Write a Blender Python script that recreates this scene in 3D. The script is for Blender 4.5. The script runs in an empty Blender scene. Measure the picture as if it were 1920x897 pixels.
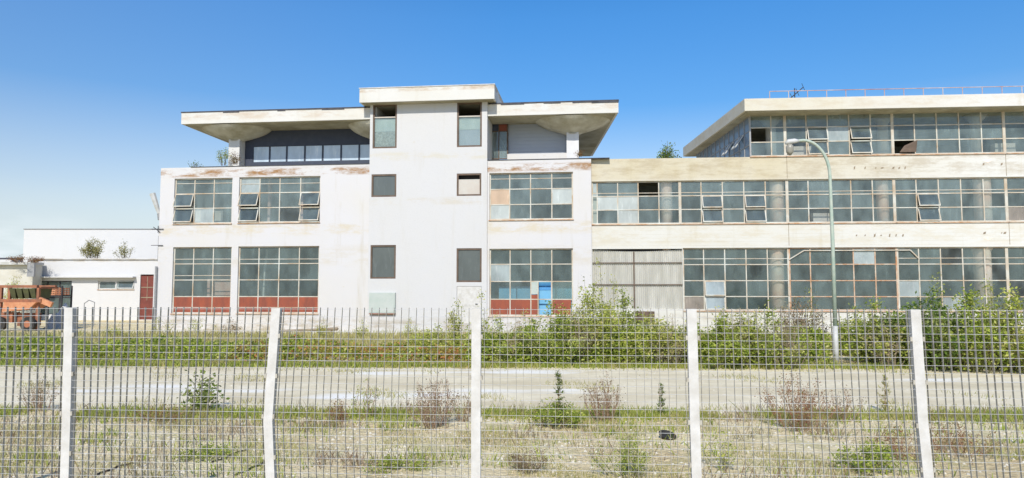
import bpy, math, random
from mathutils import Vector, Matrix
random.seed(7)
R = math.radians
S = bpy.context.scene
COL = S.collection

# ------------------------------------------------------------------ camera, world, sun, exposure
F = 1330.0; CX, CY = 960.0, 448.5; HOR = 541.0; CAMZ = 2.5
PITCH = math.atan((HOR - CY) / F)
cam = bpy.data.cameras.new('camera'); camo = bpy.data.objects.new('camera', cam); COL.objects.link(camo)
camo.location = (0, 0, CAMZ); camo.rotation_euler = (math.pi/2 + PITCH, 0, 0)
cam.sensor_width = 36; cam.lens = 36*F/1920; cam.clip_start = .1; cam.clip_end = 4000
S.camera = camo
SUN_EL, SUN_AZ = R(41), R(9)          # azimuth measured to the left of straight behind the camera
W = bpy.data.worlds.new('World'); S.world = W; W.use_nodes = True
wn = W.node_tree; wn.nodes.clear()
sky = wn.nodes.new('ShaderNodeTexSky'); sky.sky_type = 'NISHITA'; sky.sun_disc = False
sky.sun_elevation = SUN_EL; sky.sun_rotation = math.pi + SUN_AZ
sky.air_density = 1.0; sky.dust_density = 0.4; sky.ozone_density = 2.0
bg = wn.nodes.new('ShaderNodeBackground'); bg.inputs[1].default_value = .15
wo = wn.nodes.new('ShaderNodeOutputWorld')
# thin cloud bank low in the sky
tc = wn.nodes.new('ShaderNodeTexCoord'); mp = wn.nodes.new('ShaderNodeMapping'); mp.inputs['Scale'].default_value = (5, 5, 22)
nz = wn.nodes.new('ShaderNodeTexNoise'); nz.inputs['Scale'].default_value = 1.3; nz.inputs['Detail'].default_value = 6
cr = wn.nodes.new('ShaderNodeMapRange'); cr.inputs[1].default_value = .42; cr.inputs[2].default_value = .62
sp = wn.nodes.new('ShaderNodeSeparateXYZ')
mz = wn.nodes.new('ShaderNodeMapRange'); mz.inputs[1].default_value = .10; mz.inputs[2].default_value = .03
mx_ = wn.nodes.new('ShaderNodeMapRange'); mx_.inputs[1].default_value = -.5; mx_.inputs[2].default_value = -.6
mm = wn.nodes.new('ShaderNodeMath'); mm.operation = 'MULTIPLY'; mm2 = wn.nodes.new('ShaderNodeMath'); mm2.operation = 'MULTIPLY'
mix = wn.nodes.new('ShaderNodeMix'); mix.data_type = 'RGBA'; mix.inputs[7].default_value = (6.5, 6.8, 7.2, 1)
hs = wn.nodes.new('ShaderNodeHueSaturation'); hs.inputs['Saturation'].default_value = 1.36; hs.inputs['Hue'].default_value = .504; hs.inputs['Value'].default_value = 1.0
L = wn.links.new
L(tc.outputs['Generated'], mp.inputs[0]); L(mp.outputs[0], nz.inputs['Vector']); L(nz.outputs[0], cr.inputs[0])
L(tc.outputs['Generated'], sp.inputs[0]); L(sp.outputs[2], mz.inputs[0]); L(sp.outputs[0], mx_.inputs[0])
L(cr.outputs[0], mm.inputs[0]); L(mz.outputs[0], mm.inputs[1]); L(mm.outputs[0], mm2.inputs[0]); L(mx_.outputs[0], mm2.inputs[1])
L(mm2.outputs[0], mix.inputs[0]); 
lf = wn.nodes.new('ShaderNodeMapRange'); lf.inputs[1].default_value = .0; lf.inputs[2].default_value = -.6; lf.inputs[4].default_value = -.09; lf.inputs[3].default_value = .03; L(sp.outputs[0], lf.inputs[0])
for (k, v0, v1, lo_, hi_) in (('Saturation', .08, .25, .70, 1.36), ('Value', .08, .36, .70, 1.04)):     # the sky pales towards the horizon
    m_ = wn.nodes.new('ShaderNodeMapRange'); m_.inputs[1].default_value = v0; m_.inputs[2].default_value = v1
    m_.inputs[3].default_value = lo_; m_.inputs[4].default_value = hi_; L(sp.outputs[2], m_.inputs[0])
    if k == 'Saturation': ad = wn.nodes.new('ShaderNodeMath'); L(m_.outputs[0], ad.inputs[0]); L(lf.outputs[0], ad.inputs[1]); L(ad.outputs[0], hs.inputs[k])
    else: L(m_.outputs[0], hs.inputs[k])
L(sky.outputs[0], hs.inputs['Color']); 
hz = wn.nodes.new('ShaderNodeMix'); hz.data_type = 'RGBA'; hz.inputs[7].default_value = (4.1, 4.8, 5.2, 1); hf = wn.nodes.new('ShaderNodeMapRange')
hf.inputs[1].default_value = .13; hf.inputs[2].default_value = .02; hf.inputs[4].default_value = .9; L(sp.outputs[2], hf.inputs[0]); L(hf.outputs[0], hz.inputs[0])
L(hs.outputs[0], hz.inputs[6]); L(hz.outputs[2], mix.inputs[6]); L(mix.outputs[2], bg.inputs[0]); L(bg.outputs[0], wo.inputs[0])
sun = bpy.data.lights.new('sun', 'SUN'); sun.energy = 3.9; sun.angle = R(.5); sun.color = (1, .95, .86)
suno = bpy.data.objects.new('sun', sun); COL.objects.link(suno)
sv = Vector((-math.sin(SUN_AZ)*math.cos(SUN_EL), -math.cos(SUN_AZ)*math.cos(SUN_EL), math.sin(SUN_EL)))
suno.rotation_euler = (-sv).to_track_quat('-Z', 'Y').to_euler(); suno.location = (0, 0, 60)
S.view_settings.view_transform = 'Standard'; S.view_settings.look = 'None'; S.view_settings.gamma = 1
S.view_settings.use_curve_mapping = False; S.view_settings.exposure = .15
S.render.engine = 'CYCLES'; S.cycles.max_bounces = 6; S.cycles.transparent_max_bounces = 16

# ------------------------------------------------------------------ measuring
cp, sp_ = math.cos(PITCH), math.sin(PITCH)
def ray(px, py):
    x = (px-CX)/F; y = -(py-CY)/F
    return Vector((x, cp - y*sp_, sp_ + y*cp))
def atdepth(px, py, Y):
    d = ray(px, py); return Vector((0, 0, CAMZ)) + d*(Y/d.y)
def onground(px, py, z=0):
    d = ray(px, py); return Vector((0, 0, CAMZ)) + d*((z-CAMZ)/d.z)
class Frame:                      # a building's own axes: x along its front, y into it
    def __init__(s, px, py, Y, yaw):
        p = atdepth(px, py, Y); s.o = Vector((p.x, p.y, 0)); s.yaw = -R(yaw)
        s.ex = Vector((math.cos(s.yaw), math.sin(s.yaw), 0)); s.ey = Vector((-math.sin(s.yaw), math.cos(s.yaw), 0))
    def p(s, px, py, d=0.0):
        r = ray(px, py); c = Vector((0, 0, CAMZ)) - s.o
        t = (d - c.dot(s.ey))/r.dot(s.ey); q = c + r*t
        return Vector((q.dot(s.ex), d, q.z + 0))
    def q(s, px, py, z):          # meets the level z
        r = ray(px, py); t = (z-CAMZ)/r.z; q = Vector((0, 0, CAMZ)) + r*t - s.o
        return Vector((q.dot(s.ex), q.dot(s.ey), z))

# ------------------------------------------------------------------ materials
def srgb(r, g, b): return tuple(((c/255)/12.92 if c/255 <= .04045 else ((c/255+.055)/1.055)**2.4) for c in (r, g, b)) + (1,)
def col4(c): return c if len(c) == 4 else tuple(c)+(1,)
MATS = {}
class NT:
    def __init__(s, name):
        s.m = bpy.data.materials.new(name); s.m.use_nodes = True; s.t = s.m.node_tree; s.t.nodes.clear()
        s.out = s.t.nodes.new('ShaderNodeOutputMaterial'); s.co = s.t.nodes.new('ShaderNodeTexCoord')
    def n(s, k, **kw):
        x = s.t.nodes.new('ShaderNode'+k)
        for a, v in kw.items(): setattr(x, a, v)
        return x
    def l(s, a, b): s.t.links.new(a, b)
    def noise(s, scale, detail=6, rough=.6, stretch=(1, 1, 1), src=None):
        mpp = s.n('Mapping'); mpp.inputs['Scale'].default_value = stretch; s.l(src or s.co.outputs['Object'], mpp.inputs[0])
        x = s.n('TexNoise'); x.inputs['Scale'].default_value = scale; x.inputs['Detail'].default_value = detail; x.inputs['Roughness'].default_value = rough
        s.l(mpp.outputs[0], x.inputs['Vector']); return x.outputs[0]
    def rng(s, v, a, b, c=0, d=1):
        x = s.n('MapRange'); x.inputs[1].default_value = a; x.inputs[2].default_value = b; x.inputs[3].default_value = c; x.inputs[4].default_value = d
        s.l(v, x.inputs[0]); return x.outputs[0]
    def math(s, op, a, b):
        x = s.n('Math', operation=op)
        for i, v in enumerate((a, b)):
            if isinstance(v, (int, float)): x.inputs[i].default_value = v
            else: s.l(v, x.inputs[i])
        return x.outputs[0]
    def mix(s, f, a, b):
        x = s.n('Mix', data_type='RGBA')
        if isinstance(f, (int, float)): x.inputs[0].default_value = f
        else: s.l(f, x.inputs[0])
        for i, v in ((6, a), (7, b)):
            if isinstance(v, tuple): x.inputs[i].default_value = col4(v)
            else: s.l(v, x.inputs[i])
        return x.outputs[2]
    def xyz(s):
        x = s.n('SeparateXYZ'); s.l(s.co.outputs['Object'], x.inputs[0]); return x.outputs
    def bsdf(s, colr, rough=.8, metal=0, spec=.3, bump=None, bs=.3, bd=.02):
        x = s.n('BsdfPrincipled'); x.inputs['Roughness'].default_value = rough; x.inputs['Metallic'].default_value = metal
        x.inputs['Specular IOR Level'].default_value = spec
        if isinstance(colr, tuple): x.inputs[0].default_value = col4(colr)
        else: s.l(colr, x.inputs[0])
        if bump is not None:
            b = s.n('Bump'); b.inputs['Strength'].default_value = bs; b.inputs['Distance'].default_value = bd; s.l(bump, b.inputs['Height']); s.l(b.outputs[0], x.inputs['Normal'])
        return x.outputs[0]
    def done(s, sh): s.l(sh, s.out.inputs[0]); MATS[s.m.name] = s.m; return s.m
def simple(name, c, c2=None, rough=.7, metal=0, scale=3, bs=.15, stretch=(1, 1, 1)):
    t = NT(name); c2 = c2 or tuple(x*.7 for x in c[:3])
    f = t.rng(t.noise(scale, stretch=stretch), .35, .7)
    return t.done(t.bsdf(t.mix(f, c, c2), rough, metal, bump=t.noise(scale*6), bs=bs))
def leafmat(name, c1, c2, c3, frac=.8, patch=.75):
    t = NT(name); g = t.n('NewGeometry'); r = g.outputs['Random Per Island']
    cm = t.n('ValToRGB'); e = cm.color_ramp.elements
    e[0].position = 0; e[0].color = col4(c1); e[1].position = frac; e[1].color = col4(c2)
    k = e.new(1.0); k.color = col4(c3)
    t.l(r, cm.inputs[0])
    geo = t.n('ObjectInfo'); pos = t.n('VectorMath', operation='ADD'); t.l(t.co.outputs['Object'], pos.inputs[0]); t.l(geo.outputs['Location'], pos.inputs[1])
    pt = t.rng(t.noise(.9, 5, .65, src=pos.outputs[0]), .52, .68, 0, patch)
    cc = t.mix(pt, cm.outputs[0], tuple(v*.85 for v in c3))
    a = t.bsdf(cc, .6, spec=.25)
    tr = t.n('BsdfTranslucent'); t.l(cc, tr.inputs[0])
    m = t.n('MixShader'); m.inputs[0].default_value = .4; t.l(a, m.inputs[1]); t.l(tr.outputs[0], m.inputs[2])
    return t.done(m.outputs[0])

def wallmat(name, base, cream, zstain=None, boards=False, amt=1.0, xcream=None):
    t = NT(name); x, y, z = t.xyz()
    big = t.rng(t.noise(.25, 4), .4, .7)
    c = t.mix(t.math('MULTIPLY', big, .5), base, cream)
    if xcream:
        f = t.rng(x, xcream[0], xcream[1]); f = t.math('MULTIPLY', f, t.rng(t.noise(.6, 6), .2, .6, .5, 1)); f = t.math('MULTIPLY', f, t.rng(z, 7.6, 8.3, .15, 1)); c = t.mix(f, base, cream)
    # vertical run-off streaks
    st = t.rng(t.noise(1.6, 6, .65, (1, 1, .12)), .56, .78); c = t.mix(t.math('MULTIPLY', st, .35*amt), c, (.42, .36, .22))
    # blotches of lost paint
    bl = t.rng(t.noise(1.3, 9, .72, (.7, 1, 1.6)), .64, .69); c = t.mix(t.math('MULTIPLY', bl, .45*amt), c, (.50, .44, .32))
    if zstain:
        for (za, zb, k, cc) in zstain:       # bands of rust and moss under the copings, broken up by noise
            m = t.math('MULTIPLY', t.rng(z, za, za+(zb-za)*.25), t.rng(z, zb, zb-(zb-za)*.25))
            m = t.math('MULTIPLY', m, t.rng(t.noise(1.1, 10, .78, (.45, 1, 1.6)), .46, .58))
            m = t.math('MULTIPLY', m, k); c = t.mix(m, c, cc)
    c = t.mix(t.math('MULTIPLY', t.rng(t.noise(26, 4, .7), .56, .7), .16), c, (.25, .22, .18))
    h = t.math('ADD', t.noise(14, 5), t.math('MULTIPLY', t.noise(.9, 3), 2.0))
    if boards:
        wv = t.n('TexWave', wave_type='BANDS', bands_direction='Z'); wv.inputs['Scale'].default_value = 1.6; wv.inputs['Distortion'].default_value = .3; t.l(t.co.outputs['Object'], wv.inputs[0])
        ln = t.rng(wv.outputs[0], .0, .08, 1, 0); c = t.mix(t.math('MULTIPLY', t.math('MULTIPLY', ln, .3), t.rng(t.noise(.8), .4, .6)), c, (.4, .35, .22))
    return t.done(t.bsdf(c, .85, bump=h, bs=.25, bd=.02))

WHITE = (.60, .59, .595); CREAM = (.66, .58, .37)
RUST = (.30, .13, .05); MOSS = (.20, .17, .08)
def glassmat(name, dust_refl=(.30, .39, .39), lo=.16, hi=.38, tint=(.88, .94, .92), ior=1.55):  # diffuse pane colour holds dust plus the grey-teal reflection of pale surroundings
    t = NT(name); g = t.n('NewGeometry'); r = g.outputs['Random Per Island']
    f = t.math('ADD', t.rng(r, 0, 1, lo, hi), t.rng(t.noise(1.4, 6, .6, (1, 1, .5)), .3, .8, -.10, .26))
    dc = t.mix(t.rng(t.noise(4, 8, .7, (1.6, 1, .3)), .55, .8), dust_refl, tuple(min(.85, v*1.6) for v in dust_refl))
    d = t.n('BsdfDiffuse'); t.l(dc, d.inputs[0])
    tr = t.n('BsdfTransparent'); tr.inputs[0].default_value = col4(tint)
    m = t.n('MixShader'); t.l(f, m.inputs[0]); t.l(tr.outputs[0], m.inputs[1]); t.l(d.outputs[0], m.inputs[2])
    gl = t.n('BsdfGlossy'); gl.inputs['Roughness'].default_value = .06; gl.inputs[0].default_value = (1, 1, 1, 1)
    fr = t.n('Fresnel'); t.l(t.rng(g.outputs['Backfacing'], 0, 1, ior, 1/ior), fr.inputs[0])
    bp = t.n('Bump'); bp.inputs['Strength'].default_value = .08; bp.inputs['Distance'].default_value = .05; t.l(t.noise(1.1, 2), bp.inputs['Height']); t.l(bp.outputs[0], gl.inputs['Normal'])
    m2 = t.n('MixShader'); t.l(fr.outputs[0], m2.inputs[0]); t.l(m.outputs[0], m2.inputs[1]); t.l(gl.outputs[0], m2.inputs[2])
    return t.done(m2.outputs[0])

M_glass = glassmat('dust_reflection_glass')
M_glassdk = glassmat('dark_glass', (.24, .32, .31), .14, .34, (.86, .93, .9))
M_glasspale = glassmat('pale_glass', (.52, .62, .72), .75, .95)
M_haze = glassmat('hazy_glass', (.52, .60, .60), .45, .65, (.9, .95, .94)); M_warm = glassmat('warm_stained_glass', (.48, .42, .36), .35, .55); M_clear = glassmat('clear_glass', (.30, .36, .36), .06, .18, (.92, .95, .94))
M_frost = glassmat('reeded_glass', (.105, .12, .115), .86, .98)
M_frame = simple('painted_steel', (.60, .60, .54), (.42, .30, .18), .6, scale=1.1)
M_framer = simple('rusted_steel', (.46, .24, .12), (.60, .52, .42), .75, scale=3)
M_brown = simple('brown_frame', (.10, .07, .05), (.16, .11, .08), .6)
M_dark = simple('dark_metal', (.03, .03, .035), (.06, .05, .05), .6)
M_red = simple('red_panel', (.33, .085, .045), (.20, .065, .045), .55, scale=1.5, stretch=(2, 1, .5))
M_blue = simple('blue_paint', (.07, .28, .62), (.12, .36, .66), .6, scale=1)
M_sky = simple('sky_blue_paint', (.16, .42, .66), (.22, .48, .70), .6, scale=1)
M_int = simple('interior_plaster', (.34, .35, .33), (.24, .25, .23), .9, scale=.6)
M_intw = simple('interior_white', (.55, .53, .48), (.5, .42, .36), .9, scale=.8)
M_intp = simple('interior_pink', (.60, .36, .30), (.66, .52, .46), .9, scale=.9)
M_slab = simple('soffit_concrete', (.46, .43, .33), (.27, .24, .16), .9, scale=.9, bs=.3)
M_head = simple('flared_head_concrete', (.58, .56, .48), (.34, .31, .22), .9, scale=1.3, bs=.3)
M_tar = simple('roof_felt', (.05, .05, .06), (.09, .09, .1), .8)
M_navy = simple('navy_panel', (.045, .055, .085), (.06, .07, .10), .6)
M_shut = simple('grey_shutter', (.38, .41, .46), (.34, .37, .42), .6, scale=.7)
M_bar = simple('zinc_bar', (.52, .49, .42), (.34, .31, .26), .6, .2, scale=5)
M_galv = simple('galvanised_steel', (.38, .38, .38), (.28, .28, .28), .5, .35, scale=8)
M_wire = simple('zinc_wire', (.60, .60, .60), (.45, .45, .45), .5, .1, scale=8)
M_post = simple('white_post_paint', (.63, .62, .60), (.50, .48, .44), .55, scale=6)
M_green = simple('green_pole_paint', (.33, .42, .35), (.46, .50, .42), .6, scale=5)
M_whitem = simple('white_metal', (.58, .58, .57), (.42, .42, .38), .5)
M_lampgl = simple('lamp_glass', (.32, .31, .27), (.24, .22, .17), .25)
M_orange = simple('orange_metal', (.42, .16, .08), (.17, .09, .06), .75, scale=2)
M_olive = simple('olive_metal', (.10, .11, .045), (.07, .07, .04), .7, scale=4)
M_peach = simple('faded_orange', (.62, .30, .16), (.5, .2, .1), .7, scale=5)
M_rubber = simple('rubber', (.025, .025, .025), (.05, .045, .04), .8)
M_doorred = simple('red_brown_door', (.20, .055, .04), (.14, .04, .03), .6, scale=3)
M_mint = simple('pale_green_metal', (.42, .48, .44), (.50, .53, .50), .5, scale=2)
M_wood = simple('weathered_wood', (.33, .27, .19), (.22, .17, .12), .9, scale=6, stretch=(.2, 1, 1))
M_net = simple('grey_net', (.42, .43, .38), (.2, .2, .17), .9, scale=9)
M_stem = simple('stem_bark', (.16, .11, .07), (.10, .07, .05), .9, scale=10)
M_stemg = simple('green_stem', (.16, .17, .07), (.12, .10, .05), .9, scale=10)
M_twig = simple('dry_twig', (.26, .16, .10), (.38, .26, .17), .9, scale=10)
LG = leafmat('leaf_green', (.09, .16, .015), (.47, .54, .08), (.66, .60, .26))
LY = leafmat('leaf_yellow_green', (.26, .33, .05), (.58, .60, .13), (.66, .55, .26))
LD = leafmat('leaf_dark_green', (.04, .09, .015), (.25, .36, .06), (.44, .44, .15))
LR = leafmat('leaf_reddening', (.20, .27, .04), (.50, .50, .12), (.55, .14, .08), .68)
LB = leafmat('leaf_dry_brown', (.20, .12, .08), (.36, .26, .16), (.24, .26, .09))
LO = leafmat('leaf_olive', (.22, .22, .08), (.46, .43, .16), (.55, .45, .22))
LT = leafmat('leaf_tan', (.40, .30, .16), (.60, .50, .30), (.45, .42, .14))
LRB = leafmat('leaf_rust', (.28, .10, .05), (.34, .20, .09), (.20, .22, .06))
GR = leafmat('grass_blades', (.20, .27, .04), (.44, .47, .10), (.58, .48, .22))
GRD = leafmat('dry_grass_blades', (.36, .33, .12), (.60, .54, .28), (.34, .38, .09))

# ------------------------------------------------------------------ mesh helpers
class MB:
    def __init__(s): s.v = []; s.f = []; s.mi = []; s.mats = []
    def m(s, mat):
        if mat is None: return 0
        if mat not in s.mats: s.mats.append(mat)
        return s.mats.index(mat)
    def face(s, pts, mat=None):
        i = len(s.v); s.v += [tuple(p) for p in pts]; s.f.append(tuple(range(i, i+len(pts)))); s.mi.append(s.m(mat))
    def box(s, x0, x1, y0, y1, z0, z1, mat=None):
        s.hexa([(x0, y0, z0), (x1, y0, z0), (x1, y1, z0), (x0, y1, z0), (x0, y0, z1), (x1, y0, z1), (x1, y1, z1), (x0, y1, z1)], mat)
    def hexa(s, p, mat=None):
        i = len(s.v); s.v += [tuple(q) for q in p]; k = s.m(mat)
        for f in ((0, 3, 2, 1), (4, 5, 6, 7), (0, 1, 5, 4), (1, 2, 6, 5), (2, 3, 7, 6), (3, 0, 4, 7)):
            s.f.append(tuple(i+a for a in f)); s.mi.append(k)
    def bar(s, a, b, w, d=None, mat=None, up=(0, 0, 1)):
        a, b = Vector(a), Vector(b); d = d or w; t = (b-a).normalized(); u = Vector(up)
        if abs(t.dot(u)) > .95: u = Vector((0, 1, 0))
        s1 = t.cross(u).normalized()*w/2; s2 = t.cross(s1).normalized()*d/2
        s.hexa([a-s1-s2, a+s1-s2, a+s1+s2, a-s1+s2, b-s1-s2, b+s1-s2, b+s1+s2, b-s1+s2], mat)
    def tube(s, pts, rad, n=8, mat=None, cap=True):
        pts = [Vector(p) for p in pts]; k = s.m(mat); i0 = len(s.v)
        rs = rad if isinstance(rad, (list, tuple)) else [rad]*len(pts)
        for j, p in enumerate(pts):
            t = (pts[min(j+1, len(pts)-1)] - pts[max(j-1, 0)])
            if t.length < 1e-9: t = Vector((0, 0, 1))
            t.normalize(); u = Vector((0, 1, 0)) if abs(t.y) < .9 else Vector((1, 0, 0))
            a = t.cross(u).normalized(); b = t.cross(a)
            for q in range(n):
                an = 2*math.pi*q/n; s.v.append(tuple(p + (a*math.cos(an)+b*math.sin(an))*rs[j]))
        for j in range(len(pts)-1):
            for q in range(n):
                a = i0+j*n+q; b = i0+j*n+(q+1) % n; s.f.append((a, b, b+n, a+n)); s.mi.append(k)
        if cap:
            s.f.append(tuple(i0+q for q in range(n))[::-1]); s.mi.append(k)
            e = i0+(len(pts)-1)*n; s.f.append(tuple(e+q for q in range(n))); s.mi.append(k)
    def build(s, name, mat=None, parent=None, smooth=False, loc=None):
        me = bpy.data.meshes.new(name); me.from_pydata(s.v, [], s.f); 
        ms = s.mats or []
        if mat is not None: ms = [mat] if not s.mats else s.mats
        for q in ms: me.materials.append(q)
        if s.mats: me.polygons.foreach_set('material_index', s.mi)
        if smooth: me.polygons.foreach_set('use_smooth', [True]*len(s.f))
        me.update(); o = bpy.data.objects.new(name, me); COL.objects.link(o)
        if parent: o.parent = parent
        if loc is not None: o.location = loc
        return o
def tag(o, label=None, cat=None, group=None, kind=None):
    if label: o['label'] = label
    if cat: o['category'] = cat
    if group: o['group'] = group
    if kind: o['kind'] = kind
    return o
def empty(name, loc, rz=0, **k):
    o = bpy.data.objects.new(name, None); COL.objects.link(o); o.location = loc; o.rotation_euler = (0, 0, rz); o.empty_display_size = .2
    return tag(o, **k)

def wall_holes(mb, x0, x1, z0, z1, holes, y0, th, mat=None):
    """wall in the x-z plane with rectangular openings and their reveals"""
    xs = sorted({x0, x1, *[min(max(v, x0), x1) for h in holes for v in h[:2]]}); zs = sorted({z0, z1, *[min(max(v, z0), z1) for h in holes for v in h[2:]]})
    def solid(i, j):
        if i < 0 or j < 0 or i >= len(xs)-1 or j >= len(zs)-1: return False
        cx, cz = (xs[i]+xs[i+1])/2, (zs[j]+zs[j+1])/2
        return not any(h[0] < cx < h[1] and h[2] < cz < h[3] for h in holes)
    for i in range(len(xs)-1):
        for j in range(len(zs)-1):
            if not solid(i, j): continue
            a, b, c, d = xs[i], xs[i+1], zs[j], zs[j+1]; Y0, Y1 = y0, y0+th
            mb.face([(a, Y0, c), (b, Y0, c), (b, Y0, d), (a, Y0, d)], mat)
            mb.face([(b, Y1, c), (a, Y1, c), (a, Y1, d), (b, Y1, d)], mat)
            if not solid(i-1, j): mb.face([(a, Y1, c), (a, Y0, c), (a, Y0, d), (a, Y1, d)], mat)
            if not solid(i+1, j): mb.face([(b, Y0, c), (b, Y1, c), (b, Y1, d), (b, Y0, d)], mat)
            if not solid(i, j-1): mb.face([(a, Y1, c), (b, Y1, c), (b, Y0, c), (a, Y0, c)], mat)
            if not solid(i, j+1): mb.face([(a, Y0, d), (b, Y0, d), (b, Y1, d), (a, Y1, d)], mat)

def window(par, xs, zs, y=.0, rec=.10, minor=(), red=(), openp=(), hole=(), glass=None, fr=None, bw=.055, edge=.07, name='window', thick=(), sill=True, label=None, swap={}, ang=21, skipcells=(), vary=.07):
    """xs, zs (zs from the top down): bar positions in the building's own metres"""
    glass = glass or M_glass; fr = fr or M_frame
    zs = sorted(zs, reverse=True); nc, nr = len(xs)-1, len(zs)-1
    y0 = y+rec; f = MB(); g = MB()
    X0, X1, Z1, Z0 = xs[0], xs[-1], zs[0], zs[-1]
    f.box(X0, X0+edge, y0, y0+.06, Z0, Z1); f.box(X1-edge, X1, y0, y0+.06, Z0, Z1)
    f.box(X0+edge, X1-edge, y0+.002, y0+.058, Z1-edge, Z1); f.box(X0+edge, X1-edge, y0+.002, y0+.058, Z0, Z0+edge)
    for i, x in enumerate(xs[1:-1], 1):
        w = bw*1.8 if i in thick else bw
        f.box(x-w/2, x+w/2, y0-.01 if i in thick else y0+.004, y0+.056, Z0+edge, Z1-edge)
    for z in zs[1:-1]: f.box(X0+edge, X1-edge, y0+.008, y0+.052, z-bw*.45, z+bw*.45)
    for z in minor: f.box(X0+edge, X1-edge, y0+.012, y0+.048, z-bw*.3, z+bw*.3)
    rm = MB(); vr = random.Random(int(abs(X0)*1000+abs(Z0)*77))
    for c in range(nc):
        for r in range(nr):
            if (c, r) in openp or (c, r) in hole or (c, r) in skipcells: continue
            a, b, t, u = xs[c], xs[c+1], zs[r], zs[r+1]
            if r in red: rm.box(a+.02, b-.02, y0+.015, y0+.04, u+.02, t-.015)
            elif (c, r) not in swap and vary and vr.random() < vary:
                mt_ = vr.choice((M_haze, M_haze, M_haze, M_warm, M_clear, M_clear, M_clear)); g.face([(a, y0+.03, u), (b, y0+.03, u), (b, y0+.03, t), (a, y0+.03, t)], mt_)
            elif (c, r) in swap: g.face([(a, y0+.03, u), (b, y0+.03, u), (b, y0+.03, t), (a, y0+.03, t)], swap[(c, r)])
            else: g.face([(a, y0+.03, u), (b, y0+.03, u), (b, y0+.03, t), (a, y0+.03, t)], glass)
    root = f.build(name, fr, par)
    if label: root['label'] = label
    if g.f: g.build('glass', None, root)
    if rm.f: rm.build('lower_panel', M_red, root)
    for (c, r) in openp:
        a, b, t, u = xs[c]+.03, xs[c+1]-.03, zs[r]-.02, zs[r+1]+.03
        h = t-u; an = R(ang + random.uniform(-3, 3)); s = MB(); by = y0-.005
        def P(x, k, dy=0): return (x, by - math.sin(an)*k + dy*math.cos(an), t - math.cos(an)*k - dy*math.sin(an))
        def slab(xa, xb, ka, kb, d0, d1, mat): s.hexa([P(xa, kb, d0), P(xb, kb, d0), P(xb, kb, d1), P(xa, kb, d1), P(xa, ka, d0), P(xb, ka, d0), P(xb, ka, d1), P(xa, ka, d1)], mat)
        slab(a, a+.045, 0, h, -.02, .02, fr); slab(b-.045, b, 0, h, -.02, .02, fr)
        slab(a+.045, b-.045, 0, .04, -.018, .018, fr); slab(a+.045, b-.045, h-.05, h, -.018, .018, fr)
        s.face([P(a+.02, h-.02), P(b-.02, h-.02), P(b-.02, .02), P(a+.02, .02)], swap.get((c, r), glass))
        for xx in (a+.01, b-.01):   # stay arms
            s.bar(P(xx, h*.9), (xx, y0+.02, u+h*.05), .015, mat=fr)
        s.build('open_sash', None, root)
    if sill:
        k = MB(); k.box(X0-.03, X1+.03, y-.06, y0+.055, Z0-.05, Z0-.002); k.build('sill', M_framer if fr is not M_brown else M_brown, root)
    return root

# ------------------------------------------------------------------ ground
def groundmat():
    t = NT('gravelly_earth')
    a = t.rng(t.noise(.35, 8, .7), .38, .62); b = t.rng(t.noise(9, 8, .75), .35, .65); c = t.rng(t.noise(1.2, 8, .7), .5, .62)
    v = t.n('TexVoronoi'); v.inputs['Scale'].default_value = 14; t.l(t.co.outputs['Object'], v.inputs['Vector'])
    cc = t.mix(b, (.88, .71, .40), (.42, .31, .16)); cc = t.mix(t.math('MULTIPLY', a, .8), cc, (.88, .77, .50))
    cc = t.mix(t.math('MULTIPLY', c, .55), cc, (.46, .42, .18))
    cc = t.mix(t.rng(v.outputs['Distance'], .0, .25, .45, 0), cc, (.86, .78, .58))
    return t.done(t.bsdf(cc, .95, bump=t.math('ADD', t.noise(7, 9, .75), t.math('MULTIPLY', v.outputs['Distance'], .5)), bs=.9, bd=.06))
def roadmat():
    t = NT('pale_concrete')
    a = t.rng(t.noise(.5, 8, .65, (.5, 1, 1)), .40, .62); b = t.rng(t.noise(5, 8, .7), .35, .7)
    cc = t.mix(a, (.82, .73, .53), (.62, .53, .35)); cc = t.mix(t.math('MULTIPLY', b, .4), cc, (.48, .42, .28))
    w = t.rng(t.noise(.22, 5, .5, (.35, 1, 1)), .56, .6); cc = t.mix(t.math('MULTIPLY', w, .85), cc, (.84, .82, .76))
    return t.done(t.bsdf(cc, .9, bump=t.noise(10, 8, .7), bs=.5, bd=.02))
M_ground = groundmat(); M_road = roadmat()
g = MB(); 
n = 60
def axis(v0, v1, n, e=1.0): return [v0+(v1-v0)*i/n for i in range(n+1)]
g.face([(-1500, -300, 0), (1500, -300, 0), (1500, 2500, 0), (-1500, 2500, 0)])
tag(g.build('ground', M_ground), kind='structure')
rd = MB(); rr = random.Random(3); N = 700; lo, hi = [], []
for i in range(N+1):
    x = -60+120*i/N
    hi.append((x, 22.6 - .03*x + rr.uniform(-.12, .12) + .35*math.sin(x*.7)+.2*math.sin(x*1.9)+.12*math.sin(x*5.3), .004))
    lo.append((x, 14.6 - .02*x + rr.uniform(-.16, .16) + .35*math.sin(x*.45+1), .004))
for i in range(N): rd.face([lo[i], lo[i+1], hi[i+1], hi[i]])
tag(rd.build('concrete_road', M_road), kind='structure')

# ------------------------------------------------------------------ left factory block
FL = Frame(293, 600, 39.4, 6.2)
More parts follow.
